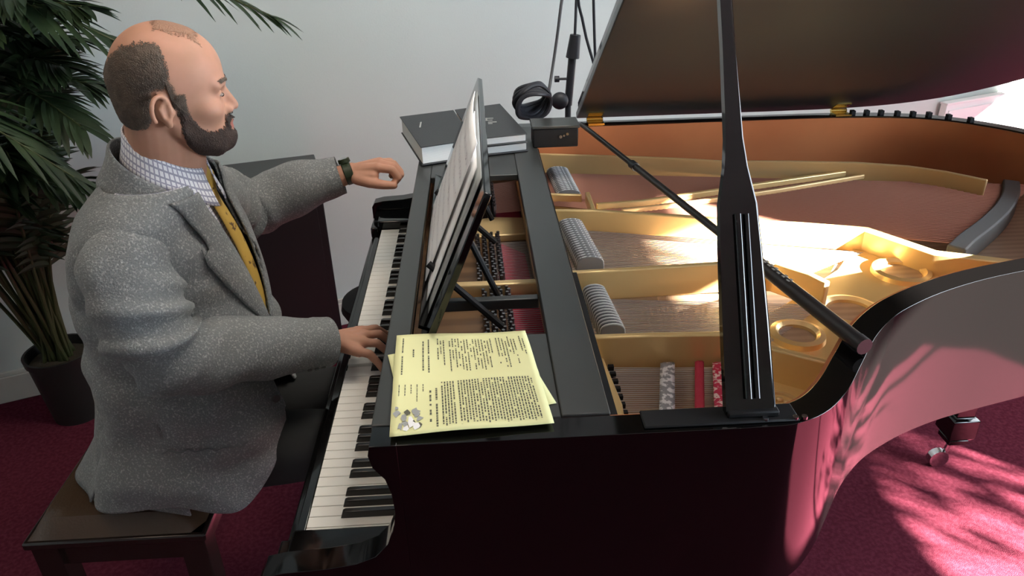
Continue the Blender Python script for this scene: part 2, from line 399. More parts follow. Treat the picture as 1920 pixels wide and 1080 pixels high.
# hitch plate along the bent side
hitch = [(0.50, -0.070), (0.66, -0.070), (0.72, -0.058), (0.78, 0.005), (0.86, 0.11), (0.92, 0.17), (1.0, 0.222), (1.18, 0.305), (1.30, 0.338), (1.45, 0.382), (1.58, 0.44), (1.70, 0.53), (1.78, 0.64), (1.84, 0.80), (1.84, 0.94), (1.80, 0.94), (1.76, 0.80), (1.66, 0.63),
         (1.474, 0.545), (1.346, 0.63), (1.271, 0.72), (1.19, 0.70), (1.15, 0.66), (1.08, 0.57), (1.03, 0.53), (0.95, 0.46), (0.87, 0.40), (0.80, 0.335), (0.74, 0.24), (0.715, 0.10), (0.66, 0.045), (0.50, 0.02)]
bmh = bmesh.new()
plate_obj = pp(plate, 'iron_plate', M_gold, bevel=0.004)
pp(MB().prism(hitch, 0.858, 0.868), 'hitch_plate', M_gold, bevel=0.002)
def strut(pts, w, z0, z1, name='plate_strut', m=None, taper=True):
    """raised bar following the points; w = width"""
    L = [Vector((a, b, 0)) for a, b in pts]; o = []; i_ = []
    for k, p in enumerate(L):
        t = (L[min(k+1, len(L)-1)]-L[max(k-1, 0)]).normalized(); nrm = Vector((-t.y, t.x, 0))
        ww = w if not hasattr(w, '__len__') else w[k]
        o.append(tuple((p+nrm*ww/2)[:2])); i_.append(tuple((p-nrm*ww/2)[:2]))
    mb = MB().ringwall(o, i_, z0, z1)
    return pp(mb, name, m or M_gold, plate_obj, bevel=0.003)
strut([(0.470, 0.864), (0.576, 0.853), (0.77, 0.798), (0.931, 0.748), (1.052, 0.714), (1.184, 0.671), (1.269, 0.535), (1.417, 0.470), (1.60, 0.455)], [0.014, 0.014, 0.016, 0.018, 0.022, 0.026, 0.026, 0.026, 0.02], 0.862, 0.918)
strut([(0.468, 0.493), (0.576, 0.496), (0.804, 0.506), (0.904, 0.500), (0.955, 0.44), (0.975, 0.40)], 0.014, 0.862, 0.930)
strut([(0.480, 0.240), (0.594, 0.238), (0.72, 0.230), (0.79, 0.172), (0.86, 0.125)], 0.014, 0.862, 0.930)
strut([(0.472, 1.290), (0.60, 1.262), (0.743, 1.232), (0.88, 1.196), (1.0, 1.158), (1.18, 1.135), (1.355, 1.104), (1.484, 1.057), (1.56, 1.0), (1.627, 0.925)], 0.010, 0.855, 0.928, m=M_gold2)
strut([(0.46, 1.015), (0.57, 0.995)], 0.012, 0.862, 0.905)
strut([(0.585, 0.995), (0.583, 0.86)], 0.012, 0.862, 0.912)
strut([(0.60, 0.935), (0.72, 0.945), (1.05, 1.035), (1.40, 1.125)], 0.012, 0.884, 0.902)
strut([(0.66, 0.90), (0.85, 0.935), (1.10, 1.00), (1.38, 1.085)], 0.009, 0.884, 0.898, m=M_gold2)
strut([(0.44, 0.322), (0.50, 0.322)], 0.010, 0.87, 0.90)
# rims of the round holes
def ring(x, y, r, m=M_gold, z=0.868, rz=0.010):
    mb = MB()
    rows = []
    for (rr, zz) in ((r+0.012, z-0.002), (r+0.010, z+rz), (r, z+rz+0.003), (r-0.006, z+rz-0.003), (r-0.008, z-0.02)):
        rows.append([(x+rr*math.cos(2*PI*k/32), y+rr*math.sin(2*PI*k/32), zz) for k in range(33)])
    mb.grid(rows); o = pp(mb, 'plate_hole_rim', m, plate_obj)
    pp(MB().tube([(x, y, z-0.001), (x, y, z+0.0015)], r-0.008, 32), 'sound_hole', M_sound, o)
for (x, y, r) in ((0.884, 0.303, 0.040), (1.02, 0.378, 0.052), (1.206, 0.538, 0.050), (1.36, 0.49, 0.042), (1.52, 0.49, 0.04)): ring(x, y, r)
# cast emblem on the treble corner
em = MB()
for k in range(24):
    a = 2*PI*k/24
em.grid([[(0.775+(rr)*math.cos(2*PI*k/28), 0.10+(rr)*math.sin(2*PI*k/28), zz) for k in range(29)] for rr, zz in ((0.036, 0.867), (0.034, 0.872), (0.030, 0.872), (0.028, 0.867))])
for k in range(7):
    a = 2*PI*k/7+.3; em.ell((0.775+0.014*math.cos(a), 0.10+0.014*math.sin(a), 0.869), (0.006, 0.006, 0.004), 8, 6)
pp(em, 'cast_emblem', M_gold2, plate_obj)
pp(MB().prism([(0.50, -0.068), (0.70, -0.068), (0.70, 0.012), (0.50, 0.03)], 0.868, 0.900), 'treble_bracket', M_gold, plate_obj, bevel=0.004)
# pin block area (seen inside the desk frame)
pp(MB().prism([(0.18, -0.06), (0.44, -0.06), (0.425, 0.33), (0.415, 0.61), (0.43, 1.30), (0.18, 1.30)], 0.835, 0.852), 'pin_block', M_brown)
pp(MB().prism([(0.20, 0.815), (0.43, 0.83), (0.43, 0.93), (0.33, 0.945), (0.20, 0.90)], 0.852, 0.872).prism([(0.20, 0.528), (0.43, 0.528), (0.43, 0.548), (0.20, 0.548)], 0.852, 0.890).prism([(0.415, 0.2), (0.44, 0.2), (0.43, 1.2), (0.405, 1.2)], 0.852, 0.876), 'plate_web', M_gold2, plate_obj, bevel=0.003)
pp(MB().prism([(0.335, 0.812), (0.40, 0.735), (0.405, 0.56), (0.345, 0.56), (0.335, 0.60)], 0.853, 0.860), 'red_felt', M_redfelt)
pp(MB().prism([(0.352, 0.52), (0.412, 0.52), (0.418, 0.20), (0.368, 0.20)], 0.853, 0.860), 'red_felt', M_redfelt)
pp(MB().prism([(0.33, 1.18), (0.40, 1.18), (0.405, 0.96), (0.34, 0.97)], 0.853, 0.860), 'red_felt', M_redfelt)
# tuning pins: the hundred nearest are parts of their own, the others one mesh
pin = MB().tube([(0, 0, 0.852), (0, 0, 0.887)], 0.0032, 8).tube([(0, 0, 0.858), (0, 0, 0.868)], 0.0046, 8)
pins = []
for (ya, yb, xb) in ((0.19, 0.522, 0.302), (0.565, 0.81, 0.290), (0.97, 1.18, 0.285)):
    y = ya; r = 0
    while y < yb:
        for c in range(4):
            t = (y-ya)/(yb-ya)
            pins.append((xb+0.0165*c+(0.004 if r % 2 else 0)-0.004*t, y+c*0.0035))
        y += 0.0125; r += 1
pins.sort(key=lambda q: (q[1] > 0.8, q[1] < 0.2, q[1]))
p0 = pp(pin, 'tuning_pin', M_pin); p0.location = (pins[0][0]+0.0, pins[0][1], 0)
for q in pins[1:100]:
    o = p0.copy(); C.objects.link(o); o.parent = P; o.location = (q[0], q[1], 0)
rest = MB()
for q in pins[100:]: rest.tube([(q[0], q[1], 0.852), (q[0], q[1], 0.887)], 0.0038, 6)
o = pp(rest, 'tuning_pins', M_pin); o['kind'] = 'stuff'
# strings
st = MB()
def wires(mb, a0, a1, b0, b1, n, r, z=0.872):
    for i in range(n):
        t = i/(n-1); p = (lerp(a0[0], a1[0], t), lerp(a0[1], a1[1], t), z); q = (lerp(b0[0], b1[0], t), lerp(b0[1], b1[1], t), z)
        mb.tube([p, q], r, 5)
wires(st, (0.49, 0.85), (0.49, 0.51), (1.17, 0.64), (0.93, 0.50), 40, 0.0009)
wires(st, (0.50, 0.48), (0.51, 0.255), (0.98, 0.41), (0.80, 0.26), 34, 0.0009)
wires(st, (0.51, 0.225), (0.515, 0.035), (0.78, 0.20), (0.68, 0.03), 34, 0.0008)
wires(st, (0.335, 0.52), (0.36, 0.2), (0.46, 0.52), (0.49, 0.2), 40, 0.0007, 0.866)
wires(st, (0.33, 0.79), (0.33, 0.57), (0.45, 0.79), (0.46, 0.57), 30, 0.0007, 0.866)
o = pp(st, 'steel_strings', M_steel); o['kind'] = 'stuff'
bs = MB()
wires(bs, (0.47, 1.235), (0.47, 0.985), (1.80, 0.985), (1.42, 0.63), 44, 0.0022, 0.884)
wires(bs, (0.34, 1.19), (0.34, 0.97), (0.47, 1.235), (0.47, 0.985), 40, 0.0011, 0.872)
o = pp(bs, 'copper_bass_strings', M_copper); o['kind'] = 'stuff'
# bridges
bridge = resample([(1.36, 0.60), (1.42, 0.655), (1.50, 0.72), (1.60, 0.81), (1.69, 0.91), (1.75, 1.0)], 4)
pp(MB().ringwall(inset(bridge, 0.020), inset(bridge, -0.020), 0.842, 0.896), 'bass_bridge', M_damper, bevel=0.004)
br2 = resample([(0.68, 0.06), (0.76, 0.21), (0.86, 0.33), (0.99, 0.45), (1.10, 0.60)], 4)
pp(MB().ringwall(inset(br2, 0.010), inset(br2, -0.010), 0.842, 0.864), 'treble_bridge', M_sound)
# felt strips woven through the top treble strings
for (a, b, wd, m, nm) in (((0.618, 0.222), (0.576, 0.05), 0.024, M_greybraid, 'grey_string_braid'), ((0.675, 0.222), (0.628, 0.05), 0.013, M_redfelt, 'red_string_felt'), ((0.708, 0.215), (0.664, 0.05), 0.022, M_redbraid, 'red_string_braid')):
    rows = []
    for k in range(19):
        t = k/18; x, y = lerp(a[0], b[0], t), lerp(a[1], b[1], t); z = 0.875+0.0012*math.sin(k*2.1)
        rows.append([(x-wd/2, y, z), (x-wd/4, y, z+.002), (x+wd/4, y, z+.002), (x+wd/2, y, z)])
    pp(MB().grid(rows), nm, m, mods=(('SOLIDIFY', dict(thickness=0.003, offset=1)),))
# dampers
dm = MB()
def dam(L, H, W):
    mb = MB(); K = 10; prof = [(-L/2, 0)]
    for k in range(K+1):
        a = PI*k/K; prof.append((-math.cos(a)*L/2, H*0.45+math.sin(a)**0.7*H*0.55))
    prof.append((L/2, 0)); n = len(prof)
    for y in (-W/2, W/2):
        for x, z in prof: mb.v.append(Vector((x, y, z)))
    mb.face(list(range(n))); mb.face(list(range(n, 2*n))[::-1])
    for i in range(n):
        j = (i+1) % n; mb.face((i, j, n+j, n+i))
    return mb
def dampers(n, a, b, L, H, W, felt):
    mb = dam(L, H, W); src = mb.build('damper', M_damper, P, bevel=0.0008)
    fe = dam(L+0.003, H+0.002, W*0.35).build('damper_felt', felt, src)
    for i in range(n):
        t = i/(n-1)
        o = src if i == 0 else src.copy()
        o.location = Vector((lerp(a[0], b[0], t), lerp(a[1], b[1], t), 0.875)) - PO
        if i:
            C.objects.link(o); o.parent = P
            c = fe.copy(); C.objects.link(c); c.parent = o
dampers(16, (0.540, 1.035), (0.530, 1.225), 0.062, 0.030, 0.0075, M_greybraid)
dampers(19, (0.535, 0.600), (0.518, 0.815), 0.060, 0.036, 0.0072, M_greybraid)
dampers(15, (0.535, 0.312), (0.524, 0.470), 0.046, 0.034, 0.0055, M_dampedge)
wm_ = MB()
for k in range(9): wm_.box(0.512, 0.522, 0.085+0.022*k, 0.093+0.022*k, 0.87, 0.879)
pp(wm_, 'agraffes', M_dull)
def inter_rim(x):
    q = sorted((abs(p[0]-x), p[1]) for p in inset(OUTS, 0.02) if p[1] > 1.0); return q[0][1]
# lid -----------------------------------------------------------------
LA = math.radians(32); HY, HZ = 1.36, 1.013
def lidpt(x, y, h):        # closed position (x,y), h above underside
    t = HY-y; return Vector((x, HY-t*math.cos(LA)-h*math.sin(-LA)*-1*-1, HZ+t*math.sin(LA)+h*math.cos(LA)))
def lidp(x, y, h):
    t = HY-y; return Vector((x, HY-t*math.cos(LA)+h*math.sin(LA), HZ+t*math.sin(LA)+h*math.cos(LA)))
LO = [q for q in inset(OUTS, -0.012) if q[0] > 0.605]
LO = [(0.602, -0.127)]+LO+[(0.602, 1.372)]
lid = MB(); n = len(LO)
for h in (0.0, 0.020):
    for x, y in LO: lid.v.append(lidp(x, y, h))
lid.face(list(range(n))[::-1]); lid.face(list(range(n, 2*n)))
for i in range(n):
    j = (i+1) % n; lid.face((i, j, n+j, n+i))
L0 = pp(lid, 'lid', M_lid, bevel=0.003)
flap = MB(); fl = [(0.606, -0.127), (1.02, -0.127), (1.02, 1.372), (0.606, 1.372)]
for h in (0.024, 0.044):
    for x, y in fl: flap.v.append(lidp(x, min(y, 1.35), h))
flap.face((3, 2, 1, 0)); flap.face((4, 5, 6, 7))
for i in range(4):
    j = (i+1) % 4; flap.face((i, j, 4+j, 4+i))
pp(flap, 'folded_front_flap', M_lac, L0, bevel=0.003)
for hx in (0.655, 1.405):
    hb = MB().box(hx-0.024, hx+0.024, 1.312, 1.352, 1.0, 1.005).tube([(hx-0.024, 1.352, 1.008), (hx+0.024, 1.352, 1.008)], 0.006, 10)
    hb.box(hx-0.022, hx+0.022, 1.3195, 1.322, 0.975, 1.0)
    q = len(hb.v)
    for h in (-0.003, 0.0):
        for x, y in ((hx-0.022, 1.315), (hx+0.022, 1.315), (hx+0.022, 1.352), (hx-0.022, 1.352)): hb.v.append(lidp(x, y, h))
    for f4 in ((0, 3, 2, 1), (4, 5, 6, 7), (0, 1, 5, 4), (1, 2, 6, 5), (2, 3, 7, 6), (3, 0, 4, 7)): hb.face([q+i for i in f4])
    pp(hb, 'lid_hinge', M_brass)
# small rubber bumpers between the lid and the spine
for k in range(8):
    bx_ = 1.44+0.042*k; by = inter_rim(bx_)
    pp(MB().box(bx_-0.006, bx_+0.006, by-0.008, by+0.008, 1.0, 1.012), 'lid_bumper', M_dull)
# lid prop
A0 = Vector((0.6445, -0.088, 1.002)); 
T0 = Vector((0.650, 0.32, 1.66))
PROP_TOP = T0
ax = (T0-A0).normalized(); sd = Vector((1, 0, 0)); sd = (sd-ax*sd.dot(ax)).normalized(); fr = ax.cross(sd).normalized()
Lp = (T0-A0).length
prof = [(0.0, 0.034), (0.12, 0.032), (0.22, 0.029), (0.28, 0.026), (0.33, 0.0165), (0.37, 0.0125), (0.50, 0.0095), (Lp, 0.008)]
pr = MB(); rows = []
for t, wd in prof:
    c = A0+ax*t
    rows.append([c-sd*wd-fr*.009, c+sd*wd-fr*.009, c+sd*wd+fr*.009, c-sd*wd+fr*.009, c-sd*wd-fr*.009])
pr.grid(rows); k = len(pr.v); pr.face((0, 1, 2, 3)); pr.face((k-5, k-4, k-3, k-2))
LP = pp(pr, 'lid_prop', M_lac, bevel=0.004)
rows = []
pp(MB().tube([A0+ax*0.02-sd*0.004-fr*0.011, A0+ax*0.265-sd*0.004-fr*0.011], 0.0055, 10).tube([A0+ax*0.02+sd*0.008-fr*0.0105, A0+ax*0.265+sd*0.008-fr*0.0105], 0.004, 10), 'half_prop_stick', M_lac, LP)
pp(MB().box(0.50, 0.705, -0.108, -0.072, 1.0, 1.004).box(0.612, 0.680, -0.100, -0.078, 1.004, 1.012), 'prop_hinge_plate', M_dull, bevel=0.002)
sc2 = MB()
for x in (0.660, 0.700, 0.712): sc2.tube([(x, -0.104, 1.002), (x, -0.104, 1.006)], 0.004, 10)
pp(sc2, 'prop_screws', M_chrome)
# music desk -------------------------------------------------------------
fr_ = MB().box(0.143, 0.180, -0.072, 1.318, 0.985, 1.0)
D = pp(fr_, 'music_desk', M_satin, bevel=0.002)
pp(MB().box(0.396, 0.462, -0.072, 1.318, 0.982, 1.002), 'rear_rail', M_satin, D, bevel=0.002)
pp(MB().box(0.18, 0.396, -0.072, 0.142, 0.985, 1.0005), 'treble_shelf', M_satin, D, bevel=0.002)
pp(MB().box(0.18, 0.396, 0.90, 1.318, 0.985, 1.0005), 'bass_shelf', M_satin, D, bevel=0.002)
pp(MB().box(0.21, 0.396, 0.285, 0.302, 0.965, 0.985), 'cross_bar', M_satin, D, bevel=0.002)
pp(MB().box(0.195, 0.215, 0.142, 0.90, 0.975, 0.988), 'slide_rail', M_satin, D, bevel=0.002)
pp(MB().box(0.463, 0.478, -0.068, 0.40, 0.955, 0.975).box(0.463, 0.472, 0.40, 1.2, 0.955, 0.970), 'felt_ledge', M_dull)
B0 = Vector((0.208, 0.142, 0.990)); BT = Vector((0.312, 0.142, 1.238)); 
bn = (BT-B0).normalized(); bf = Vector((-bn.z, 0, bn.x))
def deskbox(y0, y1, a, b, d0, d1, dz=None):
    mb = MB(); q = []
    for d in (d0, d1):
        for (y, s) in ((y0, a), (y1, a), (y1, b), (y0, b)):
            q.append(B0+bn*s+bf*d+Vector((0, y-0.142, 0)))
    mb.v = q
    for f4 in ((0, 3, 2, 1), (4, 5, 6, 7), (0, 1, 5, 4), (1, 2, 6, 5), (2, 3, 7, 6), (3, 0, 4, 7)): mb.face(f4)
    return mb
HB = (BT-B0).length
pp(deskbox(0.142, 0.90, 0, HB, -0.006, 0.006), 'desk_panel', M_lac, D, bevel=0.002)
pp(deskbox(0.16, 0.88, 0.012, 0.018, 0.006, 0.022), 'desk_ledge', M_lac, D)
for y in (0.36, 0.72):
    pp(MB().tube([(0.262, y, 1.11), (0.325, y-0.02, 0.965)], 0.006, 8).tube([(0.205, y-0.05, 1.05), (0.330, y-0.10, 0.945)], 0.0065, 8), 'desk_support', M_dull, D)

# ---------------------------------------------------------------- papers on the desk
def sheet(name, y0, y1, a, b, d, m, label, skew=0.0, curl=0.0, marks=True):
    mb = MB(); rows = []; N = 10; loc = B0+Vector((0, 0.3, 0))
    for i in range(N+1):
        t = i/N; s = lerp(a, b, t); row = []
        for j in range(N+1):
            u = j/N; y = lerp(y0, y1, u)+skew*(t-.5)
            row.append(B0+bn*s+bf*(d+curl*math.sin(PI*u)*(0.4+t)+curl*1.2*(1-t)**2*(1-u)*0)+Vector((0, y-0.142, 0))-loc)
        rows.append(row)
    mb.grid(rows); o = mb.build(name, m, None, mods=(('SOLIDIFY', dict(thickness=0.0012, offset=0)),)); o.location = loc
    tag(o, label, 'sheet music' if 'folder' not in name else 'folder')
    if marks:
        mk = MB(); R = random.Random(3)
        def q(y, s, dy, ds):
            n = len(mk.v)
            for (yy, ss) in ((y, s), (y+dy, s), (y+dy, s+ds), (y, s+ds)):
                u = (yy-y0)/(y1-y0); t = (ss-a)/(b-a)
                mk.v.append(B0+bn*ss+bf*(d+curl*math.sin(PI*u)*(0.4+t)+0.0012)+Vector((0, yy+skew*(t-.5)-0.142, 0))-loc)
            mk.face((n, n+1, n+2, n+3))
        for sys_ in range(7):
            s = a+0.03+sys_*0.031
            for ln in range(5):
                for c in range(12):
                    yy = lerp(y0+0.015, y1-0.015, c/12); q(yy, s+ln*0.0022, (y1-y0-0.03)/12, 0.0004)
            for k in range(22):
                yy = R.uniform(y0+.02, y1-.025); ss = s+R.uniform(-0.002, 0.009); q(yy, ss, 0.004, 0.0026)
                q(yy+.0035, ss, 0.0006, 0.010)
        mk.build('printed_notes', M_inkp, o, smooth=False)
    return o
sheet('sheet_music', 0.315, 0.68, 0.020, 0.283, 0.020, M_paper, 'front white sheet of printed music, topmost on the piano music desk', skew=0.01, curl=0.004)
sheet('sheet_music', 0.255, 0.60, 0.012, 0.262, 0.0135, M_paper, 'white music sheet just behind the front sheet on the music desk', skew=0.02, marks=False)
sheet('music_folder', 0.205, 0.76, 0.012, 0.268, 0.0088, M_grey, 'grey card folder behind the white music sheets on the desk', skew=0.0, marks=False)

# ---------------------------------------------------------------- yellow bulletins
def bulletin(name, corners, z, label, text, sag=0.002, fold=0.52):
    """corners: far-left, far-right, near-right, near-left in room x,y"""
    c = [Vector((x, y, 0)) for x, y in corners]; ctr = sum(c, Vector())/4; ctr.z = z
    def P_(u, v, h=0):         # u along x (0..1), v from far to near
        p = (c[0]*(1-u)+c[1]*u)*(1-v)+(c[3]*(1-u)+c[2]*u)*v
        zz = z+sag*abs(math.sin(PI*(v-fold)*2))*0.8+0.0035*max(0, 1-abs(v-fold)*14)+0.0012*math.sin(u*7+v*5)+h
        return Vector((p.x, p.y, zz))-ctr
    mb = MB().grid([[P_(u/24, v/24) for u in range(25)] for v in range(25)])
    o = mb.build(name, M_yellow, None, mods=(('SOLIDIFY', dict(thickness=0.0006, offset=0)),)); o.location = ctr
    tag(o, label, 'paper')
    if text:
        R = random.Random(11); mk = MB()
        def q(u0, u1, v0, v1):
            n = len(mk.v)
            for (u, v) in ((u0, v0), (u1, v0), (u1, v1), (u0, v1)): mk.v.append(P_(u, v, 0.0008))
            mk.face((n, n+1, n+2, n+3))
        def line(u, va, vb, th=0.008, dense=0.9):
            v = va
            while v < vb:
                l = R.uniform(0.008, 0.028); e = min(v+l, vb)
                if R.random() < dense: q(u, u+th, v, e)
                v = e+0.006
        # far page: widely spaced centred lines
        for (u, va, vb) in ((0.05, .05, .46), (0.13, .16, .28), (0.20, .10, .42), (0.24, .08, .44)): line(u, va, vb, 0.010)
        u = 0.31
        while u < 0.97:
            kk = R.random(); line(u, 0.06+R.uniform(0, .05), (0.30 if kk < .4 else 0.43)+R.uniform(-.04, .02), 0.008, 0.85); u += 0.022 if R.random() < .8 else 0.045
        # near page
        for (u, va, vb) in ((0.04, .56, .66), (0.08, .56, .66), (.12, .56, .64), (.16, .56, .72), (.20, .56, .63)): line(u, va, vb, 0.006)
        for (u, va, vb) in ((0.245, .62, .92), (0.285, .60, .96)): line(u, va, vb, 0.012)
        u = 0.325
        while u < 0.96:
            line(u, 0.55, 0.965-R.uniform(0, .03), 0.009, 0.95); u += 0.019 if R.random() < .86 else 0.036
        mk.build('printed_text', M_ink, o, smooth=False)
        pic = MB()
        R = random.Random(5)
        for k in range(16):
            u = R.uniform(0.03, .19); v = R.uniform(.74, .96); n = len(pic.v); m_ = R.randint(5, 7)
            pic.cur = R.choice((0, 1, 2, 1))
            for a in range(m_):
                t = 2*PI*a/m_; pic.v.append(P_(u+R.uniform(.008, .03)*math.cos(t), v+R.uniform(.01, .045)*math.sin(t), 0.0010+0.00006*k))
            pic.face(range(n, n+m_))
        pic.build('printed_picture', [M_ink, M_grey, M_paper], o, smooth=False)
    return o
bulletin('bulletin', [(0.150, 0.095), (0.345, 0.137), (0.392, -0.045), (0.190, -0.085)], 1.0028, 'yellow sheet lying askew under the open bulletin, only its corners showing', False, 0.0005)
bulletin('bulletin', [(0.160, 0.143), (0.362, 0.139), (0.384, -0.094), (0.171, -0.105)], 1.0075, 'open yellow bulletin with a small picture, on top at the near end of the piano', True, 0.0022)

# ---------------------------------------------------------------- books on the bass end
def book(name, corners, z0, th, label, title):
    c = [Vector((x, y, 0)) for x, y in corners]; ctr = sum(c, Vector())/4; ctr.z = z0
    t = thing(name, label, 'book', ctr, 'black hymnals on the bass end of the piano')
    loc = [(p-Vector((ctr.x, ctr.y, 0))) for p in c]
    def sc_(k): return [(p.x*k, p.y*k) for p in loc]
    MB().prism(sc_(0.955), 0.003, th-0.003).build('page_block', M_pages, t, bevel=0.001)
    MB().prism(sc_(1.0), th-0.003, th).build('cover', M_book, t, bevel=0.001)
    MB().prism(sc_(1.0), 0, 0.003).build('cover', M_book, t, bevel=0.001)
    m = MB(); 
    for (x, y, a, b) in title: m.box(x-a/2, x+a/2, y-b/2, y+b/2, th+0.0002, th+0.0008)
    m.build('cover_stamping', M_silver, t)
    return t
book('hymnal', [(0.078, 1.289), (0.232, 1.343), (0.288, 1.035), (0.155, 0.985)], 1.003, 0.050, 'thick black hymnal on the left, partly hidden behind the music desk', [(-0.045, 0.03, 0.004, 0.055)])
book('hymnal', [(0.236, 1.345), (0.372, 1.397), (0.434, 1.075), (0.292, 1.040)], 1.003, 0.026, 'lower black hymnal of the stacked pair beside the small equipment box', [])
book('hymnal', [(0.236, 1.343), (0.372, 1.395), (0.432, 1.068), (0.292, 1.035)], 1.030, 0.024, 'upper black hymnal with a pale emblem on its cover, topmost of the stacked pair', [(0.0, 0.02, 0.028, 0.006), (0.0, 0.0, 0.022, 0.005), (-0.006, 0.01, 0.005, 0.03), (0.01, -0.02, 0.024, 0.006), (0.004, -0.035, 0.012, 0.006)])

# ---------------------------------------------------------------- equipment box, coil, microphone stand, cables
bx = thing('equipment_box', 'small black equipment box on the piano corner next to the hymnals', 'equipment box', (0.512, 1.135, 1.003))
MB().box(-0.062, 0.060, -0.035, 0.045, 0, 0.052).build('housing', M_dull, bx, bevel=0.003)
MB().box(-0.066, 0.064, -0.038, 0.048, 0.052, 0.060).build('box_lid', M_satin, bx, bevel=0.002)
k_ = MB()
for (x, z, r) in ((0.012, 0.030, 0.0045), (0.030, 0.037, 0.004), (0.021, 0.033, 0.003)): k_.tube([(x, -0.035, z), (x, -0.039, z)], r, 10)
k_.build('latch', M_chrome, bx)
coil = MB()
for k in range(6):
    pts = []
    for j in range(40):
        a = 2*PI*j/39; r = 0.045-0.003*(k % 3)
        pts.append((0.0+r*math.cos(a), 0.006*k-0.015+0.004*math.sin(3*a+k), 0.045+r*math.sin(a)*0.95+0.002*k))
    coil.tube(pts, 0.0055, 7, cap=False)
o = coil.build('coiled_cable', M_rubber); o.scale = (1.2, 1.2, 1.1); o.location = (0.438, 1.262, 1.050); o.rotation_euler = (0.5, 0.2, 0.5); tag(o, 'coiled black cable heaped between the hymnals and the microphone stand', 'cable')
ms = thing('microphone_stand', 'black microphone stand pole with clip and knob rising behind the piano', 'microphone stand', (0.60, 1.56, 0))
MB().tube([(0, 0, 0.02), (0, 0, 1.0)], 0.010, 12).build('pole', M_rubber, ms)
MB().tube([(0, 0, 1.0), (0.012, 0, 1.16)], 0.013, 10).tube([(0.012, 0, 1.15), (0.02, 0, 1.22)], [0.022, 0.017], 10).build('clutch', M_rubber, ms)
MB().tube([(0.018, 0, 1.2), (0.045, 0.02, 2.2)], 0.0045, 8).build('upper_rod', M_rubber, ms)
MB().tube([(0, 0, 1.085), (-0.035, 0, 1.085)], 0.004, 8).tube([(-0.03, 0, 1.085), (-0.045, 0, 1.085)], 0.010, 10).build('knob', M_rubber, ms)
MB().ell((-0.03, -0.02, 1.02), (0.028, 0.02, 0.028)).build('pivot', M_rubber, ms)
for k in range(3):
    a = 2*PI*k/3+.5; MB().tube([(0, 0, 0.16), (0.24*math.cos(a)*0.6, 0.24*math.sin(a)*0.6, 0.015)], 0.008, 8).build('leg', M_rubber, ms)
def cable(name, pts, r, label):
    m = resample3(pts, 6); c = Vector(m[0]); mb = MB().tube([Vector(p)-c for p in m], r, 7); o = mb.build(name, M_rubber); o.location = c
    return tag(o, label, 'cable')
def resample3(poly, n):
    out = []
    poly = [Vector(p) for p in poly]
    for i in range(len(poly)-1):
        p0 = poly[max(i-1, 0)]; a = poly[i]; b = poly[i+1]; p3 = poly[min(i+2, len(poly)-1)]
        for k in range(n):
            t = k/n; out.append(0.5*((2*a)+(b-p0)*t+(2*p0-5*a+4*b-p3)*t*t+(3*a-p0-3*b+p3)*t**3))
    out.append(poly[-1]); return out
cable('hanging_cable', [(0.500, 1.27, 1.075), (0.522, 1.35, 1.13), (0.555, 1.42, 1.30), (0.575, 1.46, 1.50), (0.58, 1.46, 2.3)], 0.0045, 'black cable leading up from the coil, leftmost of the cables against the wall')
cable('hanging_cable', [(0.605, 1.50, 2.3), (0.612, 1.50, 1.45), (0.64, 1.52, 1.25), (0.70, 1.52, 1.02), (0.72, 1.52, 0.6)], 0.0045, 'black cable hanging just right of the microphone stand rod, slanting behind the lid edge')
cable('hanging_cable', [(0.655, 1.53, 2.3), (0.665, 1.53, 1.5), (0.675, 1.54, 1.25), (0.70, 1.54, 0.9)], 0.0045, 'black cable hanging almost straight, rightmost of the cables next to the lid edge')
# microphone on its long boom lying across the open piano
BA = Vector((0.597, 1.22, 1.03)); BB = Vector((0.856, 0.035, 1.0165)); BV = (BB-BA)
bo = thing('boom_microphone', 'long dark boom pole with a slim microphone lying diagonally across the open piano', 'microphone', BA)
def bpnt(t): return BV*t
MB().tube([bpnt(0), bpnt(0.30)], 0.0068, 12).tube([bpnt(0.30), bpnt(0.74)], 0.0080, 12).build('boom_pole', M_mic, bo)
MB().tube([bpnt(0.295), bpnt(0.315)], 0.0105, 12).build('joint_collar', M_rubber, bo)
mic = MB().tube([bpnt(0.74), bpnt(0.985)], 0.0125, 14).build('microphone', M_mic, bo)
MB().tube([bpnt(0.985), bpnt(1.0)], 0.0132, 14).build('end_cap', M_mic, mic)
mm = MB(); xd = BV.normalized(); up = Vector((0, 0, 1)); sx = xd.cross(up).normalized()
R = random.Random(2)
for k in range(8):
    t = 0.755+0.012*k
    for s in (0, 1):
        if R.random() < .2: continue
        c = bpnt(t)+up*0.0126 + sx*(0.002-0.006*s); h = 0.0028
        n = len(mm.v)
        for (a, b) in ((-1, -1), (1, -1), (1, 1), (-1, 1)): mm.v.append(c+xd*a*0.0035+sx*b*h*.7)
        mm.face((n, n+1, n+2, n+3))
mm.build('printed_lettering', M_silver, mic, smooth=False, mods=(('SOLIDIFY', dict(thickness=0.0006)),))

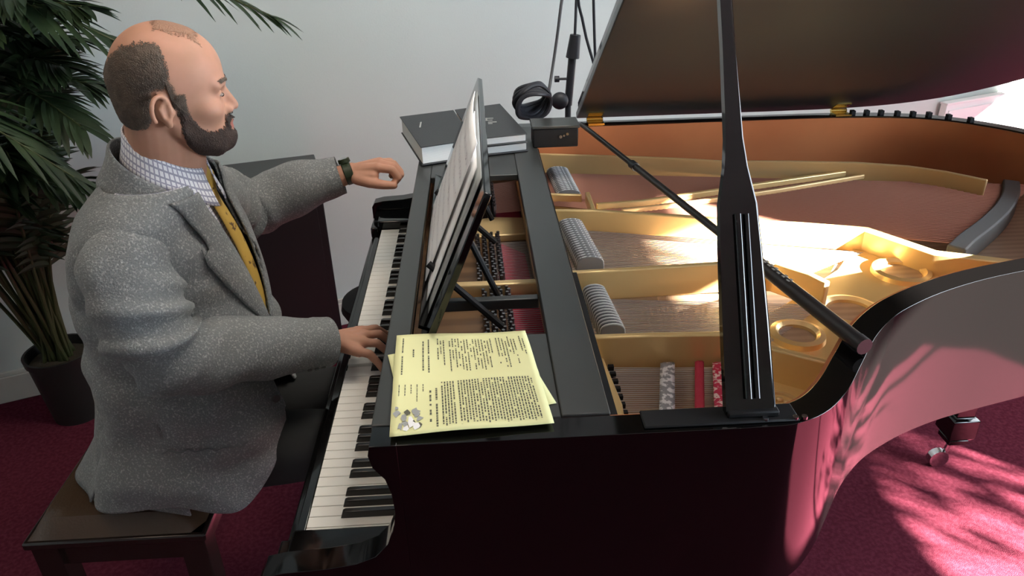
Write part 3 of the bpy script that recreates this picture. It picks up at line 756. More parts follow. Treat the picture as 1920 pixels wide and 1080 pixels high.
# ---------------------------------------------------------------- bench
bn_ = thing('piano_bench', 'dark wooden piano bench with tufted brown leather seat under the seated man', 'bench', (-0.48, 0.67, 0))
MB().box(-0.185, 0.185, -0.385, 0.385, 0.448, 0.466).build('top_frame', M_darkwood, bn_, bevel=0.004)
MB().box(-0.165, 0.165, -0.365, 0.365, 0.385, 0.448).build('apron', M_darkwood, bn_, bevel=0.002)
rows = []
for i in range(25):
    v = i/24; row = []
    for j in range(17):
        u = j/16; e = min(1, 9*min(u, 1-u))*min(1, 14*min(v, 1-v)); e = math.sqrt(max(0, 1-(1-e)**2))
        row.append((lerp(-0.176, 0.176, u), lerp(-0.376, 0.376, v), 0.466+0.036*e))
    rows.append(row)
MB().grid(rows).build('seat_cushion', M_leather, bn_)
for sx_ in (-1, 1):
    for sy in (-1, 1):
        x, y = sx_*0.150, sy*0.350
        MB().grid([[(x-r, y-r, z), (x+r, y-r, z), (x+r, y+r, z), (x-r, y+r, z), (x-r, y-r, z)] for z, r in ((0.45, .026), (.3, .026), (0.0, .018))]).build('leg', M_darkwood, bn_, bevel=0.002)

# ---------------------------------------------------------------- cabinet and bag by the wall
cb_loc = Vector((-0.50, 1.70, 0)); ct = thing('speaker_cabinet', 'tall black speaker cabinet standing by the wall behind the man', 'speaker', cb_loc)
ct.rotation_euler = (0, 0, WA*0.75)
MB().box(-0.26, 0.22, -0.13, 0.06, 0.0, 0.765).build('housing', M_dull, ct, bevel=0.004)
MB().box(-0.265, 0.225, -0.135, 0.065, 0.765, 0.785).build('top_panel', M_satin, ct, bevel=0.003)
MB().box(-0.235, 0.195, -0.136, -0.13, 0.06, 0.72).build('grille', M_dull, ct, bevel=0.002)
bg_ = MB(); bg_.ell((0, 0, 0.20), (0.10, 0.10, 0.20)); 
bg_.v = [Vector((v.x, v.y, max(0.0, v.z*1.0)+0.006*noise.noise(v*20))) for v in bg_.v]
bg_.v = [Vector((v.x, v.y, max(0, v.z))) for v in bg_.v]
sg = thing('drum_stool', 'round black padded stool between the speaker cabinet and the keyboard', 'stool', (-0.03, 1.28, 0))
rows = [[(r*math.cos(2*PI*k/32), r*math.sin(2*PI*k/32), z) for k in range(33)] for r, z in ((0.001, 0.405), (0.10, 0.41), (0.125, 0.42), (0.135, 0.44), (0.130, 0.465), (0.10, 0.475), (0.001, 0.477))]
MB().grid(rows).build('seat', M_dull, sg)
MB().tube([(0, 0, 0.12), (0, 0, 0.41)], 0.014, 12).build('post', M_dull, sg)
for k in range(3):
    a = 2*PI*k/3; MB().tube([(0, 0, 0.2), (0.15*math.cos(a), 0.15*math.sin(a), 0.01)], 0.009, 8).build('leg', M_dull, sg)

# ---------------------------------------------------------------- potted palm
PL = Vector((-1.17, 1.385, 0))
pt = thing('potted_palm', 'tall artificial palm in a black pot against the wall behind the man', 'potted plant', PL)
rows = [[(r*math.cos(2*PI*k/36), r*math.sin(2*PI*k/36), z) for k in range(37)] for r, z in ((0.001, 0.0), (0.082, 0.0), (0.104, 0.235), (0.110, 0.238), (0.112, 0.262), (0.104, 0.262), (0.100, 0.235), (0.098, 0.20))]
MB().grid(rows).build('pot', M_pot, pt)
MB().ell((0, 0, 0.225), (0.100, 0.100, 0.018)).build('soil', M_soil, pt)
def keep(p):          # keep foliage in front of the wall (world point in, world point out)
    d = (p-WP).dot(WN)
    return p if d > 0.012 else p + WN*(0.012-d)
def frond(base, ctrl, L0f, leafL, nl, seed, droop=0.35):
    R = random.Random(seed)
    base = PL+Vector(base)
    pts = resample3([base]+[Vector(c) for c in ctrl], 10)
    pts = [keep(p) for p in pts]
    N = len(pts)
    st_ = MB().tube([p-PL for p in pts], [0.007*(1-0.75*i/N) for i in range(N)], 6)
    so = st_.build('frond_stem', M_stem, pt)
    lf = MB()
    for k in range(nl):
        t = L0f+(1-L0f)*k/(nl-1); i = min(int(t*(N-1)), N-2); fr2 = t*(N-1)-i
        p = pts[i].lerp(pts[i+1], fr2); d = (pts[min(i+2, N-1)]-pts[max(i-1, 0)]).normalized()
        side = d.cross(Vector((0, 0, 1)));
        if side.length < .2: side = d.cross(Vector((0.3, 1, 0)))
        side.normalize(); upv = side.cross(d).normalized()
        u = (t-L0f)/(1-L0f); l = leafL*(0.55+0.6*math.sin(PI*min(1, u*0.8+0.12)))*(1-0.35*u)
        for sgn in (-1, 1):
            if R.random() < 0.04: continue
            dr = (side*sgn*(0.95-0.45*u)+d*(0.55+0.6*u)+upv*R.uniform(-0.05, 0.22)).normalized()
            ll = l*R.uniform(0.85, 1.1); wd = 0.0140*(1-0.3*u)
            wv = dr.cross(upv).normalized(); rw = []
            for m in range(6):
                q = m/5; c = p+dr*ll*q+Vector((0, 0, -droop*ll*q*q)); wq = wd*(math.sin(PI*(0.12+0.88*q))**0.6) if m < 5 else 0.0005
                a = keep(c+wv*wq)-PL; b = keep(c-wv*wq)-PL; mid = keep(c-upv*wq*0.35)-PL
                rw.append([a, mid, b])
            lf.grid(rw)
    lf.build('frond_leaflets', M_leaf, so)
FR = [  # base offset, control points (world), leaf start, leaflet length, count
    ((0.01, 0, .23), [(-1.12, 1.30, 0.8), (-0.98, 1.30, 1.30), (-0.72, 1.33, 1.52), (-0.26, 1.36, 1.33)], .55, .20, 26, 1),
    ((0, .02, .23), [(-1.15, 1.28, 0.8), (-1.02, 1.20, 1.25), (-0.85, 1.12, 1.42), (-0.55, 1.10, 1.30)], .40, .22, 26, 2),
    ((-.02, 0, .23), [(-1.18, 1.22, 0.8), (-1.10, 1.05, 1.15), (-0.95, 0.95, 1.22), (-0.70, 0.95, 1.02)], .35, .22, 26, 3),
    ((-.03, .02, .23), [(-1.28, 1.30, 0.7), (-1.38, 1.20, 1.10), (-1.40, 1.10, 1.35), (-1.30, 0.95, 1.45)], .30, .24, 28, 4),
    ((0, 0, .23), [(-1.17, 1.33, 0.9), (-1.14, 1.25, 1.45), (-1.00, 1.15, 1.75), (-0.75, 1.0, 1.78)], .40, .24, 28, 5),
    ((.02, .01, .23), [(-1.08, 1.36, 0.7), (-0.98, 1.28, 1.05), (-0.88, 1.18, 1.18), (-0.70, 1.05, 1.12)], .35, .20, 26, 6),
    ((-.02, -.02, .23), [(-1.24, 1.24, 0.7), (-1.28, 1.05, 1.05), (-1.22, .90, 1.20), (-1.05, .78, 1.18)], .35, .22, 26, 7),
    ((.02, -.02, .23), [(-1.12, 1.30, 0.65), (-1.05, 1.20, 0.90), (-0.98, 1.10, 1.02), (-0.80, 1.02, 0.98)], .38, .17, 22, 8),
    ((-.01, .03, .23), [(-1.20, 1.42, 0.9), (-1.22, 1.38, 1.40), (-1.15, 1.30, 1.70), (-0.95, 1.20, 1.85)], .35, .24, 28, 9),
    ((-.03, -.01, .23), [(-1.30, 1.30, 0.6), (-1.42, 1.20, 0.85), (-1.50, 1.08, 0.98), (-1.52, .95, .92)], .40, .18, 22, 10),
    ((0, -.03, .23), [(-1.16, 1.25, 0.7), (-1.13, 1.12, 1.0), (-1.08, 1.02, 1.15), (-0.95, .90, 1.18)], .35, .20, 26, 11),
    ((.01, .02, .23), [(-1.13, 1.38, 0.9), (-1.05, 1.36, 1.30), (-0.90, 1.34, 1.55), (-0.62, 1.30, 1.60)], .35, .22, 28, 12),
    ((-.02, .02, .23), [(-1.22, 1.30, 0.8), (-1.28, 1.18, 1.25), (-1.20, 1.05, 1.50), (-1.0, .90, 1.58)], .30, .24, 28, 13),
    ((0, .01, .23), [(-1.16, 1.33, 0.75), (-1.12, 1.24, 1.10), (-1.02, 1.14, 1.32), (-0.84, 1.05, 1.36)], .30, .22, 28, 14),
    ((-.02, 0, .23), [(-1.20, 1.28, 0.6), (-1.22, 1.15, 0.88), (-1.20, 1.02, 1.00), (-1.08, .88, 1.0)], .38, .19, 24, 15),
]
R0 = random.Random(77)
for k in range(30):
    tx, ty, tz = R0.uniform(-1.42, -0.80), R0.uniform(0.95, 1.36), R0.uniform(0.85, 1.62)
    m1 = (lerp(-1.17, tx, 0.30), lerp(1.385, ty, 0.30), lerp(0.25, tz, 0.52)); m2 = (lerp(-1.17, tx, 0.68), lerp(1.385, ty, 0.65), lerp(0.25, tz, 0.92)+0.03)
    FR.append(((R0.uniform(-.04, .04), R0.uniform(-.04, .04), .23), [m1, m2, (tx, ty, tz)], .36, R0.uniform(.17, .24), 30, 100+k))
for k in range(12):
    tx, ty, tz = R0.uniform(-1.02, -0.66), R0.uniform(1.02, 1.34), R0.uniform(1.0, 1.55)
    m1 = (lerp(-1.17, tx, 0.25), lerp(1.385, ty, 0.30), lerp(0.25, tz, 0.50)); m2 = (lerp(-1.17, tx, 0.62), lerp(1.385, ty, 0.65), lerp(0.25, tz, 0.92)+0.04)
    FR.append(((R0.uniform(-.04, .04), R0.uniform(-.04, .04), .23), [m1, m2, (tx, ty, tz)], .40, R0.uniform(.15, .21), 30, 200+k))
for (b, c, l0, ll, nl, sd_) in FR: frond(b, c, l0, ll, nl, sd_)

# unseen foliage added outside to dapple and round off the sun patch
sh = MB(); R = random.Random(21)
for k in range(1250):
    c = Vector((4.25+R.gauss(0, .12), -1.36+R.gauss(0, 0.22), 1.56+R.gauss(0, 0.13)))
    if c.y < -2.3 or c.x < 4.0: continue
    d = Vector((R.uniform(-1, 1), R.uniform(-1, 1), R.uniform(-1, 1))).normalized(); e = d.cross(Vector((0.3, 0.2, 1))).normalized(); L = R.uniform(.025, .05)
    n = len(sh.v); sh.v += [c-d*L, c+e*L*.35, c+d*L, c-e*L*.35]; sh.face((n, n+1, n+2, n+3))
sr = thing('sun_dapple_foliage', 'unseen green foliage added outside the right wall to dapple the sun', 'shrub', (4.25, -1.36, 0))
sh.v = [v-Vector((4.25, -1.36, 0)) for v in sh.v]
sh.build('foliage', M_leaf, sr, smooth=False)
MB().tube([(0, 0, -0.06), (0.02, 0.02, 0.7), (0, 0, 1.5)], [0.03, 0.022, 0.012], 8).build('trunk', M_stem, sr)
# white panel added to stand for the bright glare low on the back wall
lc = thing('white_glare_panel', 'low white panel added along the back wall for the white glare at far right', 'panel', WP+WD*4.64)
lc.rotation_euler = (0, 0, WA)
MB().box(0, 0.76, -0.055, -0.015, 0.0, 0.52).build('housing', M_paper, lc, bevel=0.003)
MB().box(-0.004, 0.764, -0.060, -0.012, 0.52, 0.532).build('top_cap', M_paper, lc, bevel=0.002)
MB().box(0.02, 0.74, -0.062, -0.055, 0.05, 0.49).build('front_panel', M_paper, lc, bevel=0.003)

#PERSON#
# ---------------------------------------------------------------- the pianist
import numpy as np
PO2 = Vector((-0.31, 0.47, 0.0))
man = thing('person', 'bearded man in grey tweed jacket and mustard tie, seated, playing the keys with one hand', 'person', PO2)
def ap(mb, name, m, parent=None, **k):
    off(mb, PO2); return mb.build(name, m, parent or man, **k)
# head: a star shaped surface found along rays from its centre, in head axes f (forward), l (left), u (up)
HO = Vector((-0.225, 0.460, 1.329)); HY_ = math.radians(21); HP = math.radians(2)
F_ = Vector((math.cos(HY_)*math.cos(HP), math.sin(HY_)*math.cos(HP), -math.sin(HP))); L_ = Vector((-math.sin(HY_), math.cos(HY_), 0)); U_ = F_.cross(L_)
def hw(f, l, u): return HO+F_*(f*0.865+0.005)+L_*(l*0.94)+U_*(u*0.96+0.002)
def smin(a, b, k):
    h = np.clip(0.5+0.5*(b-a)/k, 0, 1); return b*(1-h)+a*h-k*h*(1-h)
def s_ell(p, c, r):
    q = (p-np.array(c))/np.array(r); k0 = np.linalg.norm(q, axis=1); k1 = np.linalg.norm(q/np.array(r), axis=1)
    return k0*(k0-1)/np.maximum(k1, 1e-9)
def s_cap(p, a, b, ra, rb):
    a = np.array(a); b = np.array(b); pa = p-a; ba = b-a; h = np.clip(pa@ba/(ba@ba), 0, 1)
    return np.linalg.norm(pa-h[:, None]*ba, axis=1)-(ra+(rb-ra)*h)
def head_sdf(p):
    q = p.copy(); q[:, 1] = np.abs(q[:, 1])
    d = s_ell(p, (-0.014, 0, 0.024), (0.0995, 0.077, 0.0935))
    d = smin(d, s_ell(p, (0.034, 0, 0.030), (0.063, 0.062, 0.068)), 0.02)
    d = smin(d, s_ell(p, (0.030, 0, -0.040), (0.062, 0.060, 0.070)), 0.02)
    d = smin(d, s_ell(p, (-0.040, 0, -0.035), (0.060, 0.060, 0.060)), 0.03)
    d = smin(d, s_ell(p, (0.044, 0, -0.076), (0.048, 0.047, 0.040)), 0.018)
    d = smin(d, s_cap(q, (0.000, 0.052, -0.060), (0.060, 0.030, -0.098), 0.014, 0.014), 0.02)
    d = smin(d, s_ell(p, (0.077, 0, -0.092), (0.023, 0.025, 0.021)), 0.014)
    d = smin(d, s_cap(q, (0.087, 0.014, 0.012), (0.078, 0.042, 0.010), 0.0115, 0.010), 0.012)
    d = smin(d, s_ell(q, (0.058, 0.042, -0.032), (0.026, 0.022, 0.018)), 0.018)
    d = -smin(-d, s_ell(q, (0.094, 0.032, -0.007), (0.015, 0.016, 0.010)), 0.008)
    d = smin(d, s_ell(q, (0.0735, 0.032, -0.0075), (0.0135, 0.0135, 0.0125)), 0.003)
    d = smin(d, s_cap(p, (0.089, 0, 0.002), (0.1085, 0, -0.035), 0.0068, 0.0098), 0.008)
    d = smin(d, s_ell(q, (0.096, 0.0115, -0.041), (0.0105, 0.0072, 0.0075)), 0.005)
    d = smin(d, s_cap(q, (0.0965, 0.0, -0.0595), (0.085, 0.022, -0.066), 0.0072, 0.0055), 0.006)
    d = smin(d, s_cap(q, (0.0935, 0.0, -0.0735), (0.084, 0.020, -0.070), 0.0072, 0.0050), 0.006)
    d = smin(d, s_ell(p, (0.088, 0, -0.085), (0.012, 0.016, 0.010)), 0.010)
    return d
def head_r(dirs):
    lo = np.full(len(dirs), 0.02); hi = np.full(len(dirs), 0.17)
    for _ in range(22):
        mid = (lo+hi)/2; s = head_sdf(dirs*mid[:, None]) < 0
        lo = np.where(s, mid, lo); hi = np.where(s, hi, mid)
    return lo
def head_dirs(NT, NP):      # poles on the left-right axis so that the face gets an even grid
    th = np.linspace(0, 2*np.pi, NT, endpoint=False); ph = np.linspace(0.0, np.pi, NP)
    T, Pp = np.meshgrid(th, ph, indexing='ij')
    return np.stack([np.sin(Pp)*np.cos(T), np.cos(Pp), np.sin(Pp)*np.sin(T)], -1).reshape(-1, 3)
NT, NPh = 300, 200
HD = head_dirs(NT, NPh); HR = head_r(HD); HPts = HD*HR[:, None]
body = MB()
for p in HPts: body.v.append(hw(*p))
for i in range(NT):
    for j in range(NPh-1):
        k = (i+1) % NT; body.f.append((i*NPh+j, i*NPh+j+1, k*NPh+j+1, k*NPh+j)); body.m.append(0)
for s in (-1, 1):       # ears
    c = hw(-0.024, s*0.074, -0.020); pts = []
    for k in range(15):
        a = math.radians(-60+k*20); 
        pts.append(c+F_*(0.0140*math.cos(a)-0.004)+U_*(0.0255*math.sin(a))+L_*s*(0.009-0.0075*math.cos(a)))
    body.tube(pts, [0.0042]*len(pts), 8)
    body.ell(c+L_*s*(-0.001)-F_*0.001, (0.0120, 0.0055, 0.0215), 14, 10, Matrix((F_, L_, U_)).transposed())
    body.capsule(c-U_*0.018+F_*0.003+L_*s*0.002, c-U_*0.025+F_*0.005, 0.0065, 0.0055)
    body.capsule(c+F_*0.010+L_*s*0.0, c+F_*0.012-U_*0.006, 0.0055, 0.005)
    body.tube([c+U_*0.018+F_*0.004+L_*s*0.004, c+U_*0.004-F_*0.006+L_*s*0.006, c-U_*0.012-F_*0.002+L_*s*0.005], 0.0033, 8)
body.capsule(hw(-0.038, 0, -0.05), (-0.272, 0.466, 1.16), 0.056, 0.060, 24)
body.capsule(hw(-0.005, 0, -0.085), (-0.255, 0.466, 1.14), 0.042, 0.050, 24)
# trunk and limbs (clothed, kept slimmer than the garments)
body.ell((-0.315, 0.47, 1.02), (0.105, 0.155, 0.15)); body.ell((-0.315, 0.47, 0.84), (0.125, 0.135, 0.17)); body.ell((-0.36, 0.47, 0.64), (0.125, 0.155, 0.125))
body.capsule((-0.31, 0.36, 1.10), (-0.31, 0.58, 1.10), 0.055, 0.055)
body.capsule((-0.31, 0.325, 1.09), (-0.245, 0.288, 0.900), 0.044, 0.030); body.capsule((-0.245, 0.288, 0.900), (-0.020, 0.472, 0.803), 0.030, 0.026)
body.capsule((-0.30, 0.625, 1.09), (-0.262, 0.86, 0.955), 0.052, 0.043); body.capsule((-0.262, 0.86, 0.955), (-0.015, 0.920, 1.015), 0.041, 0.025)
KN = []
for s, ky in ((-1, 0.425), (1, 0.60)):
    hip = Vector((-0.34, 0.475+s*0.078, 0.592)); knee = Vector((0.055, ky, 0.565)); ank = Vector((0.10, ky+s*0.01, 0.10))
    body.capsule(hip, knee, 0.068, 0.050); body.capsule(knee, ank, 0.048, 0.032)
    body.capsule(ank-Vector((0.03, 0, 0.04)), ank+Vector((0.16, 0, -0.06)), 0.033, 0.028); KN.append((hip, knee, ank))
# right hand on the keys
def fing(pts, r0, r1):
    for i in range(len(pts)-1):
        n = len(pts)-1; body.capsule(pts[i], pts[i+1], lerp(r0, r1, i/n), lerp(r0, r1, (i+1)/n), 12)
def ctr(a, b, t): return tuple(lerp(a[k], b[k], t) for k in range(3))
Wr = (-0.015, 0.474, 0.803)
kn = [(0.036, 0.514, 0.799), (0.046, 0.490, 0.803), (0.046, 0.466, 0.800), (0.038, 0.443, 0.793)]
for k in kn: body.capsule(Wr, k, 0.021, 0.0125)
body.capsule((0.012, 0.492, 0.798), (0.014, 0.460, 0.795), 0.018, 0.016)
tips = [(0.092, 0.549, 0.7565), (0.106, 0.508, 0.7565), (0.103, 0.468, 0.7565), (0.085, 0.430, 0.7560)]
for k, t, h in zip(kn, tips, (0.012, 0.015, 0.013, 0.010)):
    m1 = ctr(k, t, 0.48); m1 = (m1[0], m1[1], m1[2]+h+0.004); m2 = ctr(k, t, 0.82); m2 = (m2[0], m2[1], m2[2]+h*0.6)
    fing([k, m1, m2, (t[0], t[1], t[2]-0.004)], 0.0098, 0.0070)
fing([(-0.002, 0.500, 0.795), (0.022, 0.538, 0.785), (0.040, 0.563, 0.772), (0.058, 0.583, 0.7545)], 0.0140, 0.0082)
# left hand raised above the bass keys
Wl = (-0.015, 0.920, 1.015); kl = [(0.052, 0.903, 1.030), (0.055, 0.925, 1.033), (0.053, 0.946, 1.030), (0.047, 0.965, 1.022)]
for k in kl: body.capsule(Wl, k, 0.021, 0.0130)
body.capsule((0.02, 0.912, 1.018), (0.018, 0.945, 1.017), 0.019, 0.018)
for i, k in enumerate(kl):
    y = k[1]; dx = (0, .004, .001, -.010)[i]
    fing([k, (0.086+dx, y-0.002, 1.025), (0.101+dx, y-0.003, 1.004), (0.088+dx, y-0.004, 0.989)], 0.0112, 0.0085)
body.capsule((0.0, 0.905, 1.008), (0.040, 0.896, 1.012), 0.019, 0.015)
fing([(0.002, 0.898, 1.006), (0.032, 0.884, 1.000), (0.064, 0.880, 0.994), (0.090, 0.884, 0.990)], 0.0160, 0.0095)
ap(body, 'body', M_skin, mods=(('REMESH', dict(mode='VOXEL', voxel_size=0.0026, use_smooth_shade=True)), ('SMOOTH', dict(factor=0.5, iterations=2))))
# shells over the head: hair, beard, brows, lips
def inter(tab, x): return float(np.interp(x, [t[0] for t in tab], [t[1] for t in tab]))
def shell(name, m, mask, amp, base=0.0006, grain=0.0):
    mb = MB(); idx = {}; R = random.Random(4)
    keep_ = np.zeros(len(HD)); 
    for n in range(len(HD)): keep_[n] = mask(*HPts[n])
    for i in range(NT):
        for j in range(1, NPh-2):
            k = (i+1) % NT; q = (i*NPh+j, i*NPh+j+1, k*NPh+j+1, k*NPh+j)
            mm = sum(keep_[a] for a in q)/4
            if mm <= 0 or (mm < 0.45 and R.random() > mm*1.9+0.12): continue
            f = []
            for a in q:
                if a not in idx:
                    kk = max(0.0, min(1.0, keep_[a])); r = HR[a]+base+amp*kk+grain*R.uniform(-1, 1)*kk
                    idx[a] = len(mb.v); mb.v.append(hw(*(HD[a]*r)))
                f.append(idx[a])
            mb.face(f)
    return ap(mb, name, m, angle=80)
def hair_mask(f, l, u):
    top = inter([(-0.115, 0.050), (-0.100, 0.068), (-0.080, 0.084), (-0.050, 0.093), (-0.030, 0.094), (-0.012, 0.088), (0.0, 0.075)], f)
    front = inter([(-0.05, 0.020), (-0.028, 0.022), (-0.015, 0.014), (0.0, 0.004), (0.03, -0.002), (0.07, -0.003), (0.09, -0.012)], u)
    if abs(l) < 0.025: front = min(front, -0.06)
    low = inter([(-0.115, -0.052), (-0.085, -0.062), (-0.060, -0.056), (-0.047, -0.035), (-0.040, 0.010), (-0.012, 0.016), (-0.006, -0.02), (0.02, -0.04)], f)
    j = 0.004*noise.noise(Vector((f, l, u))*90)
    return min((top-u+j)/0.020, (front-f+j)/0.012, (u-low+j)/0.012)
shell('hair', M_hair, hair_mask, 0.0042, grain=0.0006)
def crown_mask(f, l, u):
    if u < 0.07: return -1
    j = 0.006*noise.noise(Vector((f*60, l*160, u*60)))
    return min((0.062-f+j)/0.012, (f+0.02+j)/0.015, (0.040-abs(l)+j)/0.012)*0.6
shell('thin_crown_hair', mat('thin_brown_hair', (0.32, 0.17, 0.105), 0.65, bump=(400, .8)), crown_mask, 0.0016, 0.0004)
def beard_mask(f, l, u):
    if abs(l) > 0.03 or f < 0.07: up_ = inter([(-0.01, -0.020), (0.008, -0.022), (0.022, -0.034), (0.036, -0.056), (0.055, -0.066), (0.074, -0.066), (0.085, -0.062), (0.10, -0.052)], f)
    else: up_ = -0.0465
    back = inter([(-0.13, 0.030), (-0.11, 0.012), (-0.09, 0.004), (-0.06, 0.001), (-0.02, 0.000)], u)
    j = 0.0035*noise.noise(Vector((f, l, u))*110)
    v = min((up_-u+j)/0.008, (f-back+j)/0.008, (u+0.122)/0.006)
    if f > 0.072 and abs(l) < 0.024:       # mouth opening
        e = ((l/0.0235)**2+((u+0.0685)/0.0098)**2)
        v = min(v, (e-1)*1.5)
    return v
shell('beard', M_beard, beard_mask, 0.0058, grain=0.0007)
def side_mask(f, l, u):
    j = 0.002*noise.noise(Vector((f, l, u))*110)
    return min((0.020-f+j)/0.006, (f+0.003+j)/0.006, (0.006-u)/0.006, (u+0.035)/0.006)*0.8 if abs(l) > 0.04 else -1
for sg_ in (-1, 1): shell("sideburn", M_hair, lambda f, l, u: side_mask(f, l, u) if l*sg_ > 0 else -1, 0.0022, grain=0.0003)
def brow_mask(f, l, u):
    if f < 0.06: return -1
    a = abs(l); c = 0.0135+0.0035*math.sin(min(1, max(0, (a-0.010)/0.040))*PI*0.8)
    return min((0.0042-abs(u-c))/0.003, (a-0.011)/0.004, (0.050-a)/0.006)
shell('eyebrows', M_hair, brow_mask, 0.0020, 0.0010)
def lip_mask(f, l, u):
    if f < 0.07: return -1
    return (1-((l/0.0215)**2+((u+0.0685)/0.0085)**2))*1.2
shell('lips', M_lip, lip_mask, 0.0003, 0.0012)
for s in (-1, 1):
    c = hw(0.0742, s*0.032, -0.0082); Rm = Matrix((F_, L_, U_)).transposed()
    e = ap(MB().ell(c+F_*0.0025, (0.0118, 0.0100, 0.0040), 16, 12, Rm), 'eye', M_eye)
    ap(MB().ell(c+F_*0.0112+L_*s*(-0.001)-U_*0.0008, (0.0040, 0.0055, 0.0036), 12, 8, Rm), 'iris', M_iris, e)
    pts = [hw(0.0845-0.010*abs(t)**2, s*0.032+0.0125*t, -0.0030-0.0035*t*t) for t in [x/4 for x in range(-4, 5)]]
    ap(MB().tube(pts, [0.0008+0.0014*(1-abs(x/4)) for x in range(-4, 5)], 7), 'eyelid', M_skin, e)
# garments
JT = [(0.46, -0.335, 0.478, 0.212, 0.172), (0.50, -0.328, 0.478, 0.208, 0.172), (0.56, -0.316, 0.478, 0.197, 0.171), (0.65, -0.312, 0.477, 0.184, 0.168), (0.75, -0.313, 0.475, 0.174, 0.160), (0.85, -0.315, 0.475, 0.170, 0.158), (0.95, -0.317, 0.472, 0.165, 0.165),
      (1.03, -0.315, 0.470, 0.148, 0.178), (1.08, -0.312, 0.470, 0.130, 0.183), (1.12, -0.308, 0.470, 0.113, 0.176), (1.15, -0.294, 0.468, 0.098, 0.150), (1.175, -0.282, 0.466, 0.088, 0.120), (1.195, -0.274, 0.464, 0.080, 0.096), (1.215, -0.270, 0.463, 0.074, 0.080), (1.24, -0.268, 0.463, 0.070, 0.070)]
def exz(z): return 2.35 if z > 0.86 else lerp(2.35, 4.2, min(1, (0.86-z)/0.24))
EX = 2.35
def tor(th, z, d=0.0, tab=JT):
    cx, cy, a, b = interp(tab, z); c, s = math.cos(th), math.sin(th); a += d; b += d
    E = exz(z); r = (abs(c/a)**E+abs(s/b)**E)**(-1/E); return Vector((cx+r*c, cy+r*s, z))
def front_pt(y, z, d=0.0):
    cx, cy, a, b = interp(JT, z); a += d; b += d
    E = exz(z); t = min(0.999, abs((y-cy)/b)); return Vector((cx+a*(1-t**E)**(1/E), y, z))
WV = [(0.0, 0.100), (0.56, 0.092), (0.66, 0.070), (0.74, 0.050), (0.80, 0.025), (0.84, 0.006), (0.86, 0.003), (0.90, 0.018), (0.95, 0.032), (1.03, 0.046), (1.10, 0.054), (1.13, 0.064), (1.18, 0.085)]
def wrinkle(p, amp, sx, sy, sz, seed=0):
    return amp*noise.noise(Vector((p.x*sx+seed, p.y*sy, p.z*sz)))
jm = MB(); NR, NC = 120, 150; zt_ = 1.180; vid = {}
def hem(th):
    x = math.cos(th)
    z = 0.528
    x = tor(th, 0.56).x
    if x > -0.24: z += 0.125*((x+0.24)/0.12)**2.2
    z += 0.010*math.sin(3*th+0.6)
    return z
grid_ = []
for i in range(NR+1):
    row = []
    for j in range(NC):
        th = 2*PI*j/NC; z = lerp(hem(th), zt_, i/NR); p = tor(th, z); p.y = min(p.y, 9) if p.y > 0.47 else p.y-0.012*max(0, min(1, (0.74-z)/0.15))
        n = Vector((math.cos(th), math.sin(th), 0)); low_ = max(0, min(1, (1.02-z)/0.3))
        w_ = wrinkle(p, 0.016, 7, 7, 8, 3)+wrinkle(p, 0.009, 15, 15, 20, 9)
        w_ += 0.010*math.sin(z*34+p.x*14)*math.exp(-((z-0.80)/0.07)**2)*(0.4 if n.y < 0 else 1)
        w_ += 0.010*low_*math.sin(5*th+1.2)*max(0, (0.62-z)/0.12)
        row.append(p+n*w_*min(1, (1.2-z)/0.05 if z > 1.15 else 1))
    grid_.append(row)
for i in range(NR):
    for j in range(NC):
        k = (j+1) % NC; q = [(i, j), (i, k), (i+1, k), (i+1, j)]; c = sum((grid_[a][b] for a, b in q), Vector())/4
        th = 2*PI*(j+.5)/NC
        if math.cos(th) > 0.2 and abs(c.y-0.475) < inter(WV, c.z): continue
        f = []
        for a in q:
            if a not in vid: vid[a] = len(jm.v); jm.v.append(grid_[a[0]][a[1]])
            f.append(vid[a])
        jm.face(f)
jacket = ap(jm, 'jacket', M_tweed, angle=80, mods=(('SOLIDIFY', dict(thickness=0.004, offset=1)),))
# back flap of the jacket lying over the bench
fl_ = MB(); rows = []
for i in range(19):
    t = i/18; row = []
    for j in range(13):
        u = j/12
        top = Vector((lerp(-0.500, -0.455, u), lerp(0.52, 0.345, u), 0.76)); bot = Vector((lerp(-0.615, -0.545, u), lerp(0.445, 0.350, u), lerp(0.515, 0.512, u)))
        p = top.lerp(bot, t); p.x += 0.014*math.sin(PI*t)+0.006*math.sin(u*6+t*3); row.append(p)
    rows.append(row)
ap(fl_.grid(rows), 'jacket_tail', M_tweed, jacket, mods=(('SOLIDIFY', dict(thickness=0.004)),))
# side skirt running back to the vent corner
rows = []
for i in range(19):
    t = i/18; row = []
    for j in range(13):
        u = j/12
        top = tor(math.radians(lerp(205, 262, u)), 0.74, 0.004); bot = Vector((lerp(-0.535, -0.32, u), lerp(0.352, 0.300, u), lerp(0.512, 0.505, u)))
        p = top.lerp(bot, t**1.1); p.y -= 0.006*math.sin(PI*t)*math.sin(u*5+1)+0.0; row.append(p)
    rows.append(row)
ap(MB().grid(rows), 'jacket_skirt', M_tweed, jacket, mods=(('SOLIDIFY', dict(thickness=0.004)),))
